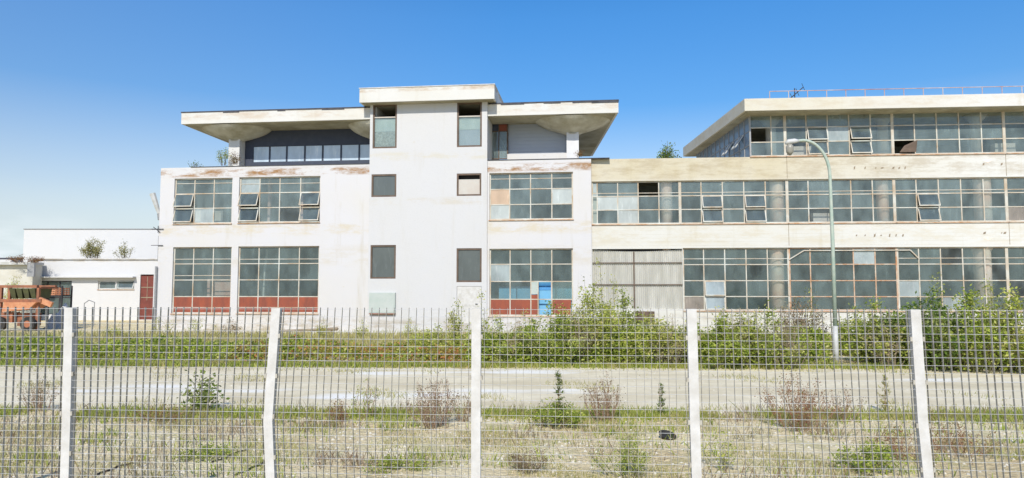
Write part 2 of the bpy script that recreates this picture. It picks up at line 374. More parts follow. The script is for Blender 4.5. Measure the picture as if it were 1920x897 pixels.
# origin sits on the ground at the block's left corner
WL = wallmat('white_render', WHITE, (.60, .57, .50), [(8.62, 9.16, 1.0, (.32, .18, .08)), (5.3, 6.1, .5, (.55, .45, .25)), (3.6, 4.9, .3, (.5, .42, .26)), (-.2, 1.1, .7, (.34, .28, .18))], amt=1.4)
bl = empty('factory_building', FL.o, FL.yaw, label='white rendered factory block with a stair tower and a wide flat roof on flared columns', cat='building')
def LX(px, py=450, d=0): return FL.p(px, py, d).x
def LZ(py, px, d=0): return FL.p(px, py, d).z
xA, xT0, xT1, xB = LX(299, 400), LX(694, 300), LX(914, 300), LX(1109, 400)
zpl = LZ(315, 330); zpr = LZ(299, 1050)
WIN = []
def rz(px, ys): return [LZ(y, px) for y in ys]
w1x = [LX(p, 380) for p in (326, 362.5, 399, 435)]; w1z = rz(380, (334.5, 363, 390.5, 419.5))
w2x = [LX(p, 380) for p in (447.5, 485, 522.6, 561.7, 600)]; w2z = rz(520, (331.5, 361, 389, 417.5))
w3x = [LX(p, 520) for p in (323, 360, 397, 433)]; w3z = rz(380, (463.5, 495, 525.3, 556.5, 588.5))
w4x = [LX(p, 520) for p in (445.5, 483, 521, 559, 597.6)]; w4z = rz(520, (462, 494.5, 525, 556.5, 588))
w5x = [LX(p, 370) for p in (917.5, 955.3, 994.5, 1034.5, 1074.5)]; w5z = rz(995, (323.7, 354, 383, 412))
w6x = [LX(p, 520) for p in (917.5, 956, 995, 1034.5, 1074.5)]; w6z = rz(995, (466.4, 495.6, 528, 561.6, 593))
def rect(a, b, t, u, m=700): return (LX(a, (t+u)/2), LX(b, (t+u)/2), LZ(u, (a+b)/2), LZ(t, (a+b)/2))
T = {k: rect(*v) for k, v in dict(a=(700, 745, 197, 279), b=(857.5, 904, 193, 276.5), c=(697.5, 744, 327.5, 370), d=(857, 903, 326, 368), e=(695.5, 743, 460, 523), f=(856.6, 903.6, 466, 529.5)).items()}
door_w = rect(857, 903, 537, 606)
def hol(xs, zs): return (xs[0], xs[-1], min(zs), max(zs))
zT = LZ(194, 800)
holes_low = [hol(w1x, w1z), hol(w2x, w2z), hol(w3x, w3z), hol(w4x, w4z)]
mid = [T[k] for k in 'abcdef'] + [door_w]
DEP = 14.0
wl = MB()
wall_holes(wl, xA, xT0, 0, zpl, holes_low, 0, .3)
tw_ = MB(); wall_holes(tw_, xT0, xT1, 0, zT, mid, -.10, .4); tw_.box(xT0, xT0+.25, .302, 5, zpl, zT); tw_.box(xT1-.25, xT1, .302, 5, zpl-.3, zT); tw_.box(xT0+.25, xT1-.25, 4.8, 5, zpl, zT)
tw_.build('tower_wall', wallmat('tower_render', (.575, .572, .575), (.57, .56, .535), [(9.3, 9.9, .35, (.55, .48, .30)), (6.9, 7.4, .35, (.5, .42, .27)), (-.2, 1.0, .6, (.34, .28, .18))], amt=.7), bl)
wall_holes(wl, xT1, xB, 0, zpr, [hol(w5x, w5z), hol(w6x, w6z)], 0, .3)
wl.box(xA, xA+.3, .302, DEP, 0, zpl); wl.box(xB-.3, xB, .302, DEP, 0, zpr); wl.box(xA+.3, xB-.3, DEP-.3, DEP, 0, zpr)
wl.build('wall', WL, bl)
it = MB(); zf = LZ(440, 700)
it.box(xA+.3, xB-.3, .302, DEP-.3, zf-.2, zf+.1); it.box(xA+.3, xB-.3, .302, DEP-.3, zpl-.45, zpl-.15)
it.box(xA+.3, xB-.3, .302, DEP-.3, .5, .75)
for pa, pb in ((606, 690), (910, 915)): it.box(LX(pa), LX(pa)+.2, .31, DEP-.3, .75, zpl-.46)
it.box(xA+.31, xB-.31, 7.0, 7.2, .75, zpl-.46)
it.build('interior', M_int, bl)
bi = MB(); bi.box(LX(925), LX(1085), 2.4, 2.5, .76, 2.6); bi.build('partition', M_sky, bl)
pk = MB(); pk.box(LX(401, 520, 2.2), LX(436, 520, 2.2), 2.2, 2.4, .76, LZ(498, 420, 2.2)); pk.box(LX(389, 520, 2), LX(394, 520, 2), 2, 2.1, .76, LZ(499, 391, 2)); pk.build('partition', M_intp, bl, )
def column(par, x, y, z0, z1, w, mat, nm='column'):
    c = MB(); c.box(x-w/2, x+w/2, y-w/2, y+w/2, z0, z1); return c.build(nm, mat, par)
for p in (506, 567): column(bl, LX(p, 370, 1.5), 1.5, zf+.1, zpl-.46, .16, M_intp)
tb = MB(); tb.tube([(LX(493, 540, 1.6), 1.6, .76), (LX(497, 500, 1.6), 1.6, LZ(500, 497, 1.6)), (LX(501, 470, 1.6), 1.6, LZ(470, 501, 1.6))], .06); tb.build('pipe', M_whitem, bl)
window(bl, w1x, w1z, minor=[LZ(343.6, 380)], openp=[(0, 1), (0, 2)])
window(bl, w2x, w2z, minor=[LZ(344, 520)], openp=[(0, 1), (0, 2), (3, 1), (3, 2)])
window(bl, w3x, w3z, minor=[LZ(486, 380), LZ(517, 380), LZ(577, 380)], red=(3,), glass=M_glassdk)
window(bl, w4x, w4z, minor=[LZ(486, 520), LZ(577, 520)], red=(3,), glass=M_glassdk)
M_rustgl = glassmat('rust_stained_glass', (.55, .40, .28), .85, .98); M_milk = glassmat('whitewashed_glass', (.50, .54, .52), .7, .9)
window(bl, w5x, w5z, minor=[LZ(334.5, 995)], swap={(0, 1): M_rustgl, (3, 1): M_milk, (0, 2): M_milk}, fr=M_frame)
w6 = window(bl, w6x, w6z, red=(3,), glass=M_glassdk, skipcells=[(2, 2), (2, 3), (3, 3)], label='blue and red ground floor window with a doorway')
# doorway inside that window
xa, xb, xc, xd = [LX(p, 560) for p in (995, 1008.5, 1033, 1074)]; za, zb = LZ(594, 1010), LZ(528, 1010); zm = LZ(553, 1000)
def part(nm, mat, par, *b):
    m = MB(); m.box(*b); return m.build(nm, mat, par)
part('lower_panel', M_red, w6, xa+.03, xb-.02, .11, .14, za+.02, zm); part('side_light', M_mint, w6, xa+.03, xb-.02, .11, .13, zm+.03, zb-.03)
part('door_jamb', M_frame, w6, xb-.02, xb+.03, .09, .17, za, zb-.026); part('door_jamb', M_frame, w6, xc, xc+.05, .09, .17, za, zb-.026)
part('lower_panel', M_red, w6, xc+.06, xd-.09, .11, .14, za+.07, w6z[3]-.02); part('glass', M_glassdk, w6, xc+.06, xd-.09, .12, .13, w6z[3]+.02, zb-.03)
part('door', M_sky, w6, xb+.03, xc, .45, .49, .76, zb-.02); part('door_rail', M_blue, w6, xb+.03, xc, .43, .448, zb-.45, zb-.1)
# tower windows
def framed(k, glass, split=None, topdark=False, blind=False):
    x0, x1, z0, z1 = T[k]; f = MB(); e = .09; y = -.10
    f.box(x0, x0+e, y+.02, y+.12, z0, z1); f.box(x1-e, x1, y+.02, y+.12, z0, z1); f.box(x0+e, x1-e, y+.022, y+.118, z0, z0+e); f.box(x0+e, x1-e, y+.022, y+.118, z1-e, z1)
    top = z1-e
    if split: f.box(x0+e, x1-e, y+.03, y+.11, split-.03, split+.03, M_intw); top = split
    o = f.build('window', M_brown, bl); o.data.materials.clear(); o.data.materials.append(M_brown)
    if split: o.data.materials.append(M_intw); [setattr(p, 'material_index', 1) for p in list(o.data.polygons)[-6:]]
    if blind:
        b = MB(); b.box(x0+e, x1-e, y+.07, y+.09, z0+e, z1-e-.22); b.build('blind', M_intw, o)
    else:
        g = MB(); g.face([(x0+e, y+.07, z0+e), (x1-e, y+.07, z0+e), (x1-e, y+.07, top), (x0+e, y+.07, top)]); g.build('glass', glass, o)
    r = MB(); r.box(x0-.05, x1+.05, .31, .5, z0-.1, z1+.1)
    return o
wa = framed('a', M_glass, LZ(221, 720)); b_ = MB(); x0, x1, z0, z1 = T['a']; b_.box(x0+.09, x1-.09, .04, .06, z0+.09, LZ(222, 720)-.03); b_.build('net_curtain', M_net, wa); b_ = MB(); b_.box(x0+.09, x1-.09, .02, .035, LZ(247, 720), LZ(222, 720)-.04); b_.build('blind', M_mint, wa)
wb = framed('b', M_glass, LZ(219, 880)); x0, x1, z0, z1 = T['b']; b_ = MB(); b_.box(x0+.09, x1-.09, .04, .06, LZ(243, 880), LZ(219, 880)-.03); b_.build('blind', M_mint, wb); b_ = MB(); b_.box(x0+.09, x1-.09, .06, .08, z0+.09, LZ(243, 880)); b_.build('net_curtain', M_shut, wb); framed('c', M_frost); framed('d', M_frost, blind=True); framed('e', M_frost); framed('f', M_frost)
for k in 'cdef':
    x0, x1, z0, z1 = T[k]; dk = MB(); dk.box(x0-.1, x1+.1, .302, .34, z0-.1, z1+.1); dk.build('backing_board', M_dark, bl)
do = MB(); x0, x1, z0, z1 = door_w; do.box(x0+.015, x1-.015, -.09, -.04, z0, z1-.015); do.box(x0+.3, x1-.3, -.10, -.092, z0+.9, z0+.94); dor = do.build('door', M_post, bl)
k = MB(); k.tube([(x1-.2, -.06, z0+1), (x1-.2, -.13, z0+1), (x1-.32, -.13, z0+1)], .015, mat=M_dark); k.build('handle', M_dark, dor)
cx0, cx1, cz0, cz1 = rect(694.5, 743, 549, 589)
cb = MB(); cb.box(cx0, cx1, -.24, -.102, cz0+.04, cz1); cb.box(cx0+.04, cx1-.04, -.255, -.242, cz0+.08, cz1-.04)
cab = cb.build('wall_cabinet', M_mint, bl); e = MB(); e.box(cx0, cx1, -.25, -.102, cz0, cz0+.035); e.build('base_rail', M_red, cab)
# tower roof slab
ts = MB(); z0 = LZ(189, 800, -.7); z1 = LZ(163, 800, -.7)
tx0, tx1 = LX(674, 180, -.7), LX(927, 180, -.7)
ts.box(tx0, tx1, -.7, 6.0, z0, z1)
tr_ = ts.build('tower_roof', wallmat('fascia_paint', (.64, .63, .595), (.58, .54, .43), [(z1-.25, z1+.1, .6, (.4, .25, .12))], amt=.9), bl)
ss = MB(); ss.hexa([(tx0+.15, -.5, z0-.005), (tx1-.15, -.5, z0-.005), (tx1-.15, 5.9, z0-.005), (tx0+.15, 5.9, z0-.005)]*1 + [(tx0+.15, -.5, z0-.004), (tx1-.15, -.5, z0-.004), (tx1-.15, 5.9, z0-.004), (tx0+.15, 5.9, z0-.004)])
# sloping underside that narrows to the tower walls
ss = MB(); zz = zT-.0
ss.hexa([(xT0-.02, -.14, zz-.02), (xT1+.02, -.14, zz-.02), (xT1+.02, 5.1, zz-.02), (xT0-.02, 5.1, zz-.02), (tx0+.08, -.62, z0-.003), (tx1-.08, -.62, z0-.003), (tx1-.08, 5.9, z0-.003), (tx0+.08, 5.9, z0-.003)])
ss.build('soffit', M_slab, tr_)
ft = MB(); ft.box(tx0-.03, tx1+.03, -.73, 6.03, z1+.003, z1+.05); ft.build('coping', M_whitem, tr_)
# copings of the lower roof
zc = MB(); zc.box(LX(358, 311), xT0-.01, -.03, .36, zpl+.003, zpl+.035); zc.build('coping', M_tar, bl); zc = MB(); zc.box(xT1+.01, LX(1143, 296), -.03, .36, zpr+.003, zpr+.04); zc.build('coping', M_tar, bl)
tf = MB(); tf.box(xA+.3, xB-.3, .37, DEP-.3, zpl-.14, zpl-.05); tf.build('terrace', M_slab, bl)
# big upper roof
zs_l = LZ(232, 340, .05); zs_r = LZ(212.5, 1159, .05); zs = (zs_l+zs_r)/2; zt_ = (LZ(212, 340, .05)+LZ(190, 1159, .05))/2
rx0, rx1 = LX(340, 222, .05), LX(1159.5, 200, .05)
bk = FL.q(1111, 293, zs); lk = FL.q(432, 270, zs)
print('ROOF', zs, zt_, rx0, rx1, 'tower', xT0, xT1, 'back', bk, lk, 'zpl', zpl, zpr, zs_l, zs_r)
BD = bk.y; s_l = (lk.x-rx0)/max(lk.y, .5)
lbx = rx0 + s_l*BD*.6
ro = MB()
ro.hexa([(rx0, .05, zs), (xT0-.0, .05, zs), (xT0, BD, zs), (lbx, BD, zs), (rx0, .05, zt_), (xT0, .05, zt_), (xT0, BD, zt_), (lbx, BD, zt_)])
ro.hexa([(xT1, .05, zs), (rx1, .05, zs), (bk.x, BD, zs), (xT1, BD, zs), (xT1, .05, zt_), (rx1, .05, zt_), (bk.x, BD, zt_), (xT1, BD, zt_)])
ro.hexa([(xT0, 5.1, zs), (xT1, 5.1, zs), (xT1, BD, zs), (xT0, BD, zs), (xT0, 5.1, zt_), (xT1, 5.1, zt_), (xT1, BD, zt_), (xT0, BD, zt_)])
WF = wallmat('fascia_render', (.64, .63, .595), (.58, .54, .43), [(zt_-.5, zt_+.05, .35, (.45, .28, .14))], amt=.7)
rof = ro.build('roof', WF, bl)
so = MB()
for (a, b, c, d) in (((rx0+.16, .22), (xT0-.02, .22), (xT0-.02, BD-.2), (lbx+.16, BD-.2)), ((xT1+.02, .22), (rx1-.16, .22), (bk.x-.16, BD-.2), (xT1+.02, BD-.2))):
    so.hexa([(*p, zs-.05) for p in (a, b, c, d)] + [(*p, zs-.003) for p in (a, b, c, d)])
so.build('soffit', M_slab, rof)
fe = MB(); rg = random.Random(5)
def ragged(xa, xb, y, z, zlow):
    x = xa
    while x < xb:
        w = min(rg.uniform(.3, 1.3), xb-x); fe.box(x, x+w-.002, y-.02, y+.35, z-rg.uniform(0, .06)*(rg.random() < .5), z+.07); x += w
ragged(rx0-.03, xT0-.3, .05, zt_+.002, 0); fe.build('roofing_felt', M_tar, rof); fe = MB(); ragged(xT1+.2, rx1+.03, .05, zt_+.002, 0)
fe.box(rx1-1.4, rx1+.01, .03, .047, zt_-.09, zt_); fe.build('roofing_felt', M_tar, rof)
# columns with flared heads
def mushroom(px, pyc, d, R1, capy):
    x = LX(px, pyc, d); zc = LZ(capy, px, d); w = .33
    c = MB(); c.box(x-w, x+w, d-w, d+w, zpl-.05, zc); co = c.build('column', wallmat('column_render%d' % px, (.66, .66, .68), (.55, .53, .47), amt=.6), bl)
    h = MB(); N = 40; rings = 9
    prof = [(.42, zc-.06), (.5, zc)] + [(.5+(R1-.5)*(k/rings), zc+(zs-.05-zc)*(.75*(k/rings)+.25*(k/rings)**6)) for k in range(1, rings+1)]
    for (r0, a0), (r1, a1) in zip(prof, prof[1:]):
        for q in range(N):
            t0, t1 = 2*math.pi*q/N, 2*math.pi*(q+1)/N
            h.face([(x+r0*math.cos(t0), d+r0*.78*math.sin(t0), a0), (x+r0*math.cos(t1), d+r0*.78*math.sin(t1), a0), (x+r1*math.cos(t1), d+r1*.78*math.sin(t1), a1), (x+r1*math.cos(t0), d+r1*.78*math.sin(t0), a1)])
    h.face([(x+.42*math.cos(2*math.pi*q/N), d+.42*math.sin(2*math.pi*q/N), zc-.06) for q in range(N)][::-1])
    h.build('flared_head', M_head, co)
    return x
D2 = 1.65
colL = mushroom(444, 285, D2, 2.0, 264); colR = mushroom(1074, 275, D2, 2.05, 251)
mushroom(718, 280, D2, 2.0, 264)
# upper storey walls
us = MB(); y = D2+.35; xw0 = LX(458, 280, y); xw1 = xT0+.3
zw0, zw1 = LZ(303, 580, y), LZ(272.5, 580, y); pan = [LX(p, 290, y) for p in (474, 505, 537, 571, 604.5, 639, 673, 700)]
wall_holes(us, xw0, xw1, zpl-.1, zs-.05, [(pan[0], pan[-1], zw0, zw1)], y, .15); us.box(xw0, xw0+.15, y+.152, BD-1.5, zpl-.1, zs-.05)
us.build('upper_wall', M_navy, bl)
window(bl, pan, [zw1, zw0], y=y, rec=.03, glass=M_glasspale, fr=M_navy, edge=.03, bw=.1, sill=False, vary=0, label='strip of pale panes in the navy upper wall')
u2 = MB(); xs0, xs1 = LX(953, 270, y), LX(1064, 270, y); u2.box(xs0, xs1, y, y+.15, zpl-.1, zs-.05); u2.box(xs1-.15, xs1, y+.152, BD-3, zpl-.1, zs-.05)
for i in range(1, 14):
    z = zpl+.1+i*.2
    if z < zs-.1: u2.box(xs0+.05, xs1-.1, y-.015, y-.002, z, z+.17)
u2.build('upper_wall', M_shut, bl)
lw = MB(); lw.box(xs0, xs1+.5, y-.5, y-.3, zpl-.1, LZ(288, 1010, y-.5)); lw.build('sunlit_strip', WL, bl)  # added white strip, stands for sunlight on the foot of the upper wall
xg0, xg1 = xT1-.1, xs0
window(bl, [xg0, LX(936, 260, y), xg1], [LZ(226, 935, y), LZ(248, 935, y), LZ(300, 935, y)], y=y-.2, rec=.02, glass=M_glass, fr=M_brown, edge=.06, sill=False, swap={(1, 0): M_red, (0, 0): M_navy})
u3 = MB(); u3.box(xg0, xg1-.002, y-.2, y, LZ(226, 935, y)+.002, zs-.055); u3.build('upper_wall', M_navy, bl)
# pipes, brackets on the left corner
pp = MB(); pp.tube([(xA-.12, .25, LZ(490, 292)), (xA-.12, .25, LZ(442, 292))], .06); pp.tube([(xA-.02, -.1, 0), (xA-.02, -.1, LZ(500, 292))], .06); pp.build('downpipe', M_galv, bl)
pb = MB(); pb.bar((xA-.4, -.05, LZ(460.5, 295)), (xA+.3, -.05, LZ(460.5, 295)), .03); pb.build('wall_bracket', M_dark, bl)
pb = MB(); pb.bar((xA-.4, -.05, LZ(430, 295)), (xA+.3, -.05, LZ(430, 295)), .03)
pb.bar((xA+.0, -.07, LZ(437, 300)), (xA-.0, -.07, LZ(424, 300)), .03); pb.bar((xA-.3, -.05, LZ(426, 300)), (xA+.1, -.05, LZ(436, 300)), .03); pb.build('wall_bracket', M_dark, bl)

# ------------------------------------------------------------------ right factory block
pr = FL.o + FL.ex*xB + FL.ey*.25
FR = Frame(1108, 600, 36, 4.4); FR.o = Vector((pr.x, pr.y, 0)); 
def RX(px, py=450, d=0): return FR.p(px, py, d).x
def RZ(py, px, d=0): return FR.p(px, py, d).z
WR = wallmat('cream_render', (.64, .635, .60), (.56, .50, .36), [(8.0, 9.6, .4, (.33, .25, .14)), (4.6, 5.9, .3, (.5, .4, .2)), (0, 1.3, .5, (.36, .30, .2))], boards=True, xcream=(20, 9), amt=1.2)
br = empty('factory_building', FR.o, FR.yaw, label='long cream factory block with ribbon windows on three floors and a corrugated gate', cat='building')
xE = RX(2120); xU = RX(1406, 250)
def bars(p0, p1, m=5, py=380):
    a, b = RX(p0, py), RX(p1, py); return [a+(b-a)*i/m for i in range(m+1)]
z2 = rows2 = [RZ(y_, 1480) for y_ in (336.5, 365, 391, 418.5)]; min2 = RZ(359, 1480)
z1r = [RZ(y_, 1480) for y_ in (464.5, 496, 526.5, 556.5, 583)]; min1 = RZ(485, 1480)
z3 = [RZ(y_, 1640) for y_ in (209, 235.5, 263, 290.5)]
ztop = RZ(293.5, 1500); zr0 = RZ(208, 1400, -.9)
bay2 = [(0, RX(1275.6, 380))] + [(RX(a, 380), RX(b, 380)) for a, b in ((1275.6, 1477.3), (1477.3, 1679), (1679, 1889.7), (1889.7, 2098))]
bay1 = [(RX(a, 520), RX(b, 520)) for a, b in ((1281, 1481), (1481, 1685), (1685, 1892), (1892, 2098))]
bay3 = [(xU, RX(1473, 250))] + [(RX(a, 250), RX(b, 250)) for a, b in ((1473, 1675), (1675, 1885), (1885, 2090))]
gx0, gx1 = RX(1111, 520), RX(1280, 520)
wr = MB()
hh = [(bay2[0][0]+.02, bay2[-1][1], z2[-1], z2[0]), (bay1[0][0], bay1[-1][1], z1r[-1], z1r[0]), (gx0, gx1, RZ(580, 1200), RZ(467, 1200)), (xU, bay3[-1][1], z3[-1], zr0+.2)]
wall_holes(wr, 0, xE, 0, ztop, hh[:3], 0, .3)
wr.box(0, .3, .302, 17, 0, ztop); wr.box(xE-.3, xE, .302, 17, 0, zr0); wr.box(.3, xE-.3, 16.7, 17, 0, zr0)
wr.box(.3, xU+.1, .302, 16.6, ztop-.3, ztop-.05)
for a in (bay2[1][1], bay2[2][1], bay2[3][1]):   # joints between cast panels
    pass
wr.build('wall', WR, br)
for a in (bay2[2][0], bay2[3][1]):
    for (u, v) in ((z1r[0]+.1, z2[-1]-.06), (z2[0]+.05, ztop-.02)): jt = MB(); jt.box(a-.012, a+.012, -.006, .01, u, v); jt.build('panel_joint', M_wood, br)
sg_ = random.Random(8); 
for (py_, ps) in ((315, (1602, 1622, 1642, 1654, 1675, 1686, 1697)), (441.5, (1606, 1622, 1640, 1652, 1668, 1680, 1693)), (308, (1844, 1878)), (437, (1846, 1878, 1884))):
    for p_ in ps:
        x_ = RX(p_, py_); z_ = RZ(py_, p_); w_ = sg_.uniform(.03, .08); h_ = sg_.uniform(.03, .09); sr = MB(); sr.hexa([(x_-w_, -.012, z_-h_), (x_+w_*.6, -.012, z_-h_*.7), (x_+w_*.6, .0, z_-h_*.7), (x_-w_, .0, z_-h_), (x_-w_*.5, -.012, z_+h_*.6), (x_+w_, -.012, z_+h_), (x_+w_, .0, z_+h_), (x_-w_*.5, .0, z_+h_*.6)]); sr.build('mortar_spot', M_wood, br)
ir = MB(); zf2, zf3 = RZ(440, 1480), RZ(312, 1480)
ir.box(.31, xE-.31, .302, 16.6, .45, .7); ir.box(.31, xE-.31, .302, 16.6, zf2-.2, zf2+.1); ir.box(xU, xE-.31, .302, 16.6, zf3-.2, zf3+.1)
ir.box(.31, xE-.31, 8, 8.2, .7, zf2-.21); ir.box(.31, xE-.31, 8, 8.2, zf2+.1, ztop-.31); ir.box(xU+2, xE-.31, 9, 9.2, zf3+.1, zr0)
ir.build('interior', M_int, br)
M_col = simple('painted_column', (.88, .76, .66), (.85, .50, .38), .8, scale=.9)
for (px, w) in ((1457, .36), (1843, .40), (1250, .3), (1655, .3)):
    for (a, b, pyy, dd_) in ((.7, zf2-.21, 520, .6), (zf2+.1, ztop-.31, 390, .6)):
        if (px, pyy) == (1655, 520): continue
        m = MB(); x_ = RX(px, pyy, dd_); m.tube([(x_, dd_, a), (x_, dd_, b-.7), (x_, dd_, b-.5), (x_, dd_, b)], [w, w, w*1.25, w*1.6], 20); m.build('column', M_col, br, smooth=True)
for px in (1445, 1655, 1830):
    m = MB(); x_ = RX(px, 250, .9); m.tube([(x_, .9, zf3+.1), (x_, .9, zr0-.4), (x_, .9, zr0-.06)], [.26, .26, .6], 20); m.build('column', M_intw, br, smooth=True)
for (px, pyy, lv) in ((1540, 385, zf2), (1880, 270, zf3), (1500, 272, zf3)):
    x_ = RX(px, pyy, .8); m = MB(); m.box(x_-.5, x_+.5, .6, 1.0, lv+.1, lv+1.15); m.build('radiator_cover', M_intw, br)
def tcol(i, b, n=5): return [b[0]+(b[1]-b[0])*k/n for k in range(n+1)]
# second floor
b0 = bay2[0]; xs0_ = [b0[0]+.02] + [RX(p, 380) for p in (1120, 1158.6, 1197, 1236, 1275.6)]
window(br, xs0_, z2, minor=[min2], hole=[(3, 0)], fr=M_frame, swap={(2, 1): M_milk, (1, 1): M_milk, (2, 2): M_milk})
opens2 = {1: [(1, 1), (1, 2), (3, 1), (3, 2)], 3: [(1, 1), (1, 2)]}
for i, b in enumerate(bay2[1:], 1): window(br, tcol(i, b), z2, minor=[min2], openp=opens2.get(i, ()), ang=20)
opens1 = {0: [(1, 2), (1, 3)]}
for i, b in enumerate(bay1):
    window(br, tcol(i, b), z1r, minor=[min1] if i != 1 else [], openp=opens1.get(i, ()), fr=M_framer if i == 1 else M_frame, glass=M_glassdk, ang=11, swap={(1, 2): M_haze, (1, 3): M_haze} if i == 0 else ({(3, 0): M_haze} if i == 1 else {}))
trk = MB(); xm = bay1[1]
pts = [(xm[0], RZ(487, 1482)), (RX(1508, 470), RZ(470, 1508)), (RX(1708, 470), RZ(469, 1708)), (RX(1724, 486), RZ(485, 1724))]
for (a, b) in zip(pts, pts[1:]): trk.bar((a[0], .07, a[1]), (b[0], .07, b[1]), .05)
trk.build('door_track', M_frame, br)
opens3 = {1: [(1, 1), (1, 2), (3, 1), (3, 2)]}
x30 = [xU, RX(1447, 250), bay3[0][1]]
window(br, x30, z3, hole=[(0, 1)], fr=M_frame)
for i, b in enumerate(bay3[1:], 1): window(br, tcol(i, b), z3, openp=opens3.get(i, ()), hole=[(0, 2)] if i == 2 else (), ang=17)
tw = MB(); a, b = bay3[2]; w = (b-a)/5; P0 = (a+.12, .0, z3[2]-.03)
tw.hexa([(a+.3, .04, z3[3]+.12), (a+w-.05, -.1, z3[3]+.1), (a+w-.05, -.08, z3[3]+.1), (a+.3, .07, z3[3]+.12), (a+.55, .06, z3[2]-.3), (a+w+.02, -.12, z3[2]-.05), (a+w+.02, -.10, z3[2]-.05), (a+.55, .09, z3[2]-.3)]); tw.build('broken_sash', M_brown, br)
# corrugated gate
gt = MB(); zg0, zg1 = RZ(580, 1200), RZ(468, 1200); nn = 46
pts = []
for i in range(nn*2+1):
    x = gx0+(gx1-gx0)*i/(nn*2); pts.append((x, .10+(.07 if i % 2 else 0)))
sag = lambda x: .10*math.sin(math.pi*(x-gx0)/(gx1-gx0))
for a, b in zip(pts, pts[1:]): gt.face([(a[0], a[1], zg0), (b[0], b[1], zg0), (b[0], b[1], zg1-sag(b[0])), (a[0], a[1], zg1-sag(a[0]))])
M_corr = simple('corrugated_sheet', (.62, .61, .56), (.48, .47, .42), .7, 0, scale=2, stretch=(2, 1, .3))
gto = gt.build('corrugated_gate', M_corr, br)
gr = MB()
for yy in (493, 534): gr.box(gx0, gx1, .05, .095, RZ(yy, 1200)-.022, RZ(yy, 1200)+.022)
gr.box(RX(1189, 520)-.03, RX(1189, 520)+.03, .045, .09, zg0, zg1-.12); gr.box(gx0, gx1, .04, .14, zg0-.1, zg0-.002); gr.build('gate_rail', M_brown, gto)
gb = MB(); gb.box(gx0, gx1, .31, .33, zg0, zg1+.1); gb.build('backing_board', M_dark, br)
# roof slab with side eave
rzt = RZ(185.5, 1396, -.9); rxl = RX(1396, 195, -.9); bq = FR.q(1281, 294, zr0)
print('RROOF', zr0, rzt, rxl, bq)
rr_ = MB(); bz = bq.y; rr_.hexa([(rxl, -.9, zr0), (xE+1, -.9, zr0), (xE+1, bz, zr0), (bq.x, bz, zr0), (rxl, -.9, rzt), (xE+1, -.9, rzt), (xE+1, bz, rzt), (bq.x, bz, rzt)])
WF2 = wallmat('cream_fascia', (.64, .63, .595), (.60, .56, .45), [(rzt-.6, rzt+.05, .25, (.45, .32, .16))], amt=.9, xcream=(20, 10))
rf2 = rr_.build('roof', WF2, br)
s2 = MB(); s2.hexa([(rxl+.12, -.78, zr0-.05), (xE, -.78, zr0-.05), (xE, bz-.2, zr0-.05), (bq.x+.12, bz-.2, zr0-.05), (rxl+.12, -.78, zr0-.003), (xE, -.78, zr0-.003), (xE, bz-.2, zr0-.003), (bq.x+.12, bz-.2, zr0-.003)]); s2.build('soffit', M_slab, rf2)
s3 = MB(); s3.box(xU-.05, xE, .0, .25, z3[0]+.002, zr0-.055); s3.build('lintel', M_slab, br)
# glazed side wall that follows the eave
gs = MB(); sfr = MB(); ux = (bq.x-rxl)/(bz+.9); nb = 12; sy = [0.12+i*(bz-1)/nb for i in range(nb+1)]; off = lambda y_: xU+.05 + ux*y_*.93
zb_, zt2 = ztop-.05, zr0-.06
for i in range(nb):
    ya, yb = sy[i], sy[i+1]
    for j in range(3):
        za_, zb2 = zb_+(zt2-zb_)*j/3, zb_+(zt2-zb_)*(j+1)/3
        gs.face([(off(yb), yb, za_), (off(ya), ya, za_), (off(ya), ya, zb2), (off(yb), yb, zb2)])
        sfr.bar((off(ya), ya, zb2), (off(yb), yb, zb2), .05)
    sfr.bar((off(ya), ya, zb_), (off(ya), ya, zt2), .07)
sw = sfr.build('side_window', M_galv, br); gs.build('glass', glassmat('side_glass', (.20, .26, .33), .86, .98, ior=1.18), sw)
for (i, j) in ((1, 1), (3, 1)):
    ya, yb = sy[i]+.1, sy[i+1]-.1; z_ = zb_+(zt2-zb_)*(j+1)/3; h = (zt2-zb_)/3; s = MB()
    A, B = Vector((off(ya), ya, z_)), Vector((off(yb), yb, z_)); o_ = Vector((-.45, 0, -h*.9))
    for (p, q) in ((A, B), (A, A+o_), (B, B+o_), (A+o_, B+o_)): s.bar(p, q, .05, mat=M_whitem)
    s.face([A, B, B+o_, A+o_], M_glasspale); s.build('open_sash', None, sw)
# railing on that roof
ra = MB(); yR = .6; xa, xb_ = RX(1443, 175, yR), xE+.5; zrr = RZ(171, 1480, yR)
n_ = 18
for i in range(n_+1):
    x = xa+(xb_-xa)*i/n_; ra.tube([(x, yR, rzt), (x, yR, zrr)], .022, 6)
ra.tube([(xa, yR, zrr), (xb_, yR, zrr)], .022, 6)
ra.build('railing', simple('railing_paint', (.55, .50, .46), (.36, .16, .12), .6, scale=1.5), br)
an = empty('antenna', FR.o + FR.ex*RX(1490, 175, 1.0) + FR.ey*1.0 + Vector((0, 0, rzt)), label='small dark rooftop antenna at the left end of the thin railing', cat='antenna')
m = MB(); m.tube([(0, 0, 0), (0, 0, .75)], .02, 6); m.build('mast', M_dark, an)
m = MB(); m.tube([(-.35, 0, .2), (.35, 0, .8)], .018, 6)
for t_ in (0, .33, .66, 1): c = Vector((-.35+.7*t_, 0, .2+.6*t_)); m.tube([c+Vector((-.1, -.1, .12)), c+Vector((.1, .1, -.12))], .01, 5)
m.build('boom', M_dark, an); an.scale = (1.35, 1.35, 1.35)
plb = MB(); plb.box(RX(1190, 600)-.0, RX(1226, 600), -.35, -.02, RZ(602, 1208), RZ(584, 1208)); tag(plb.build('brown_box', M_brown), None)
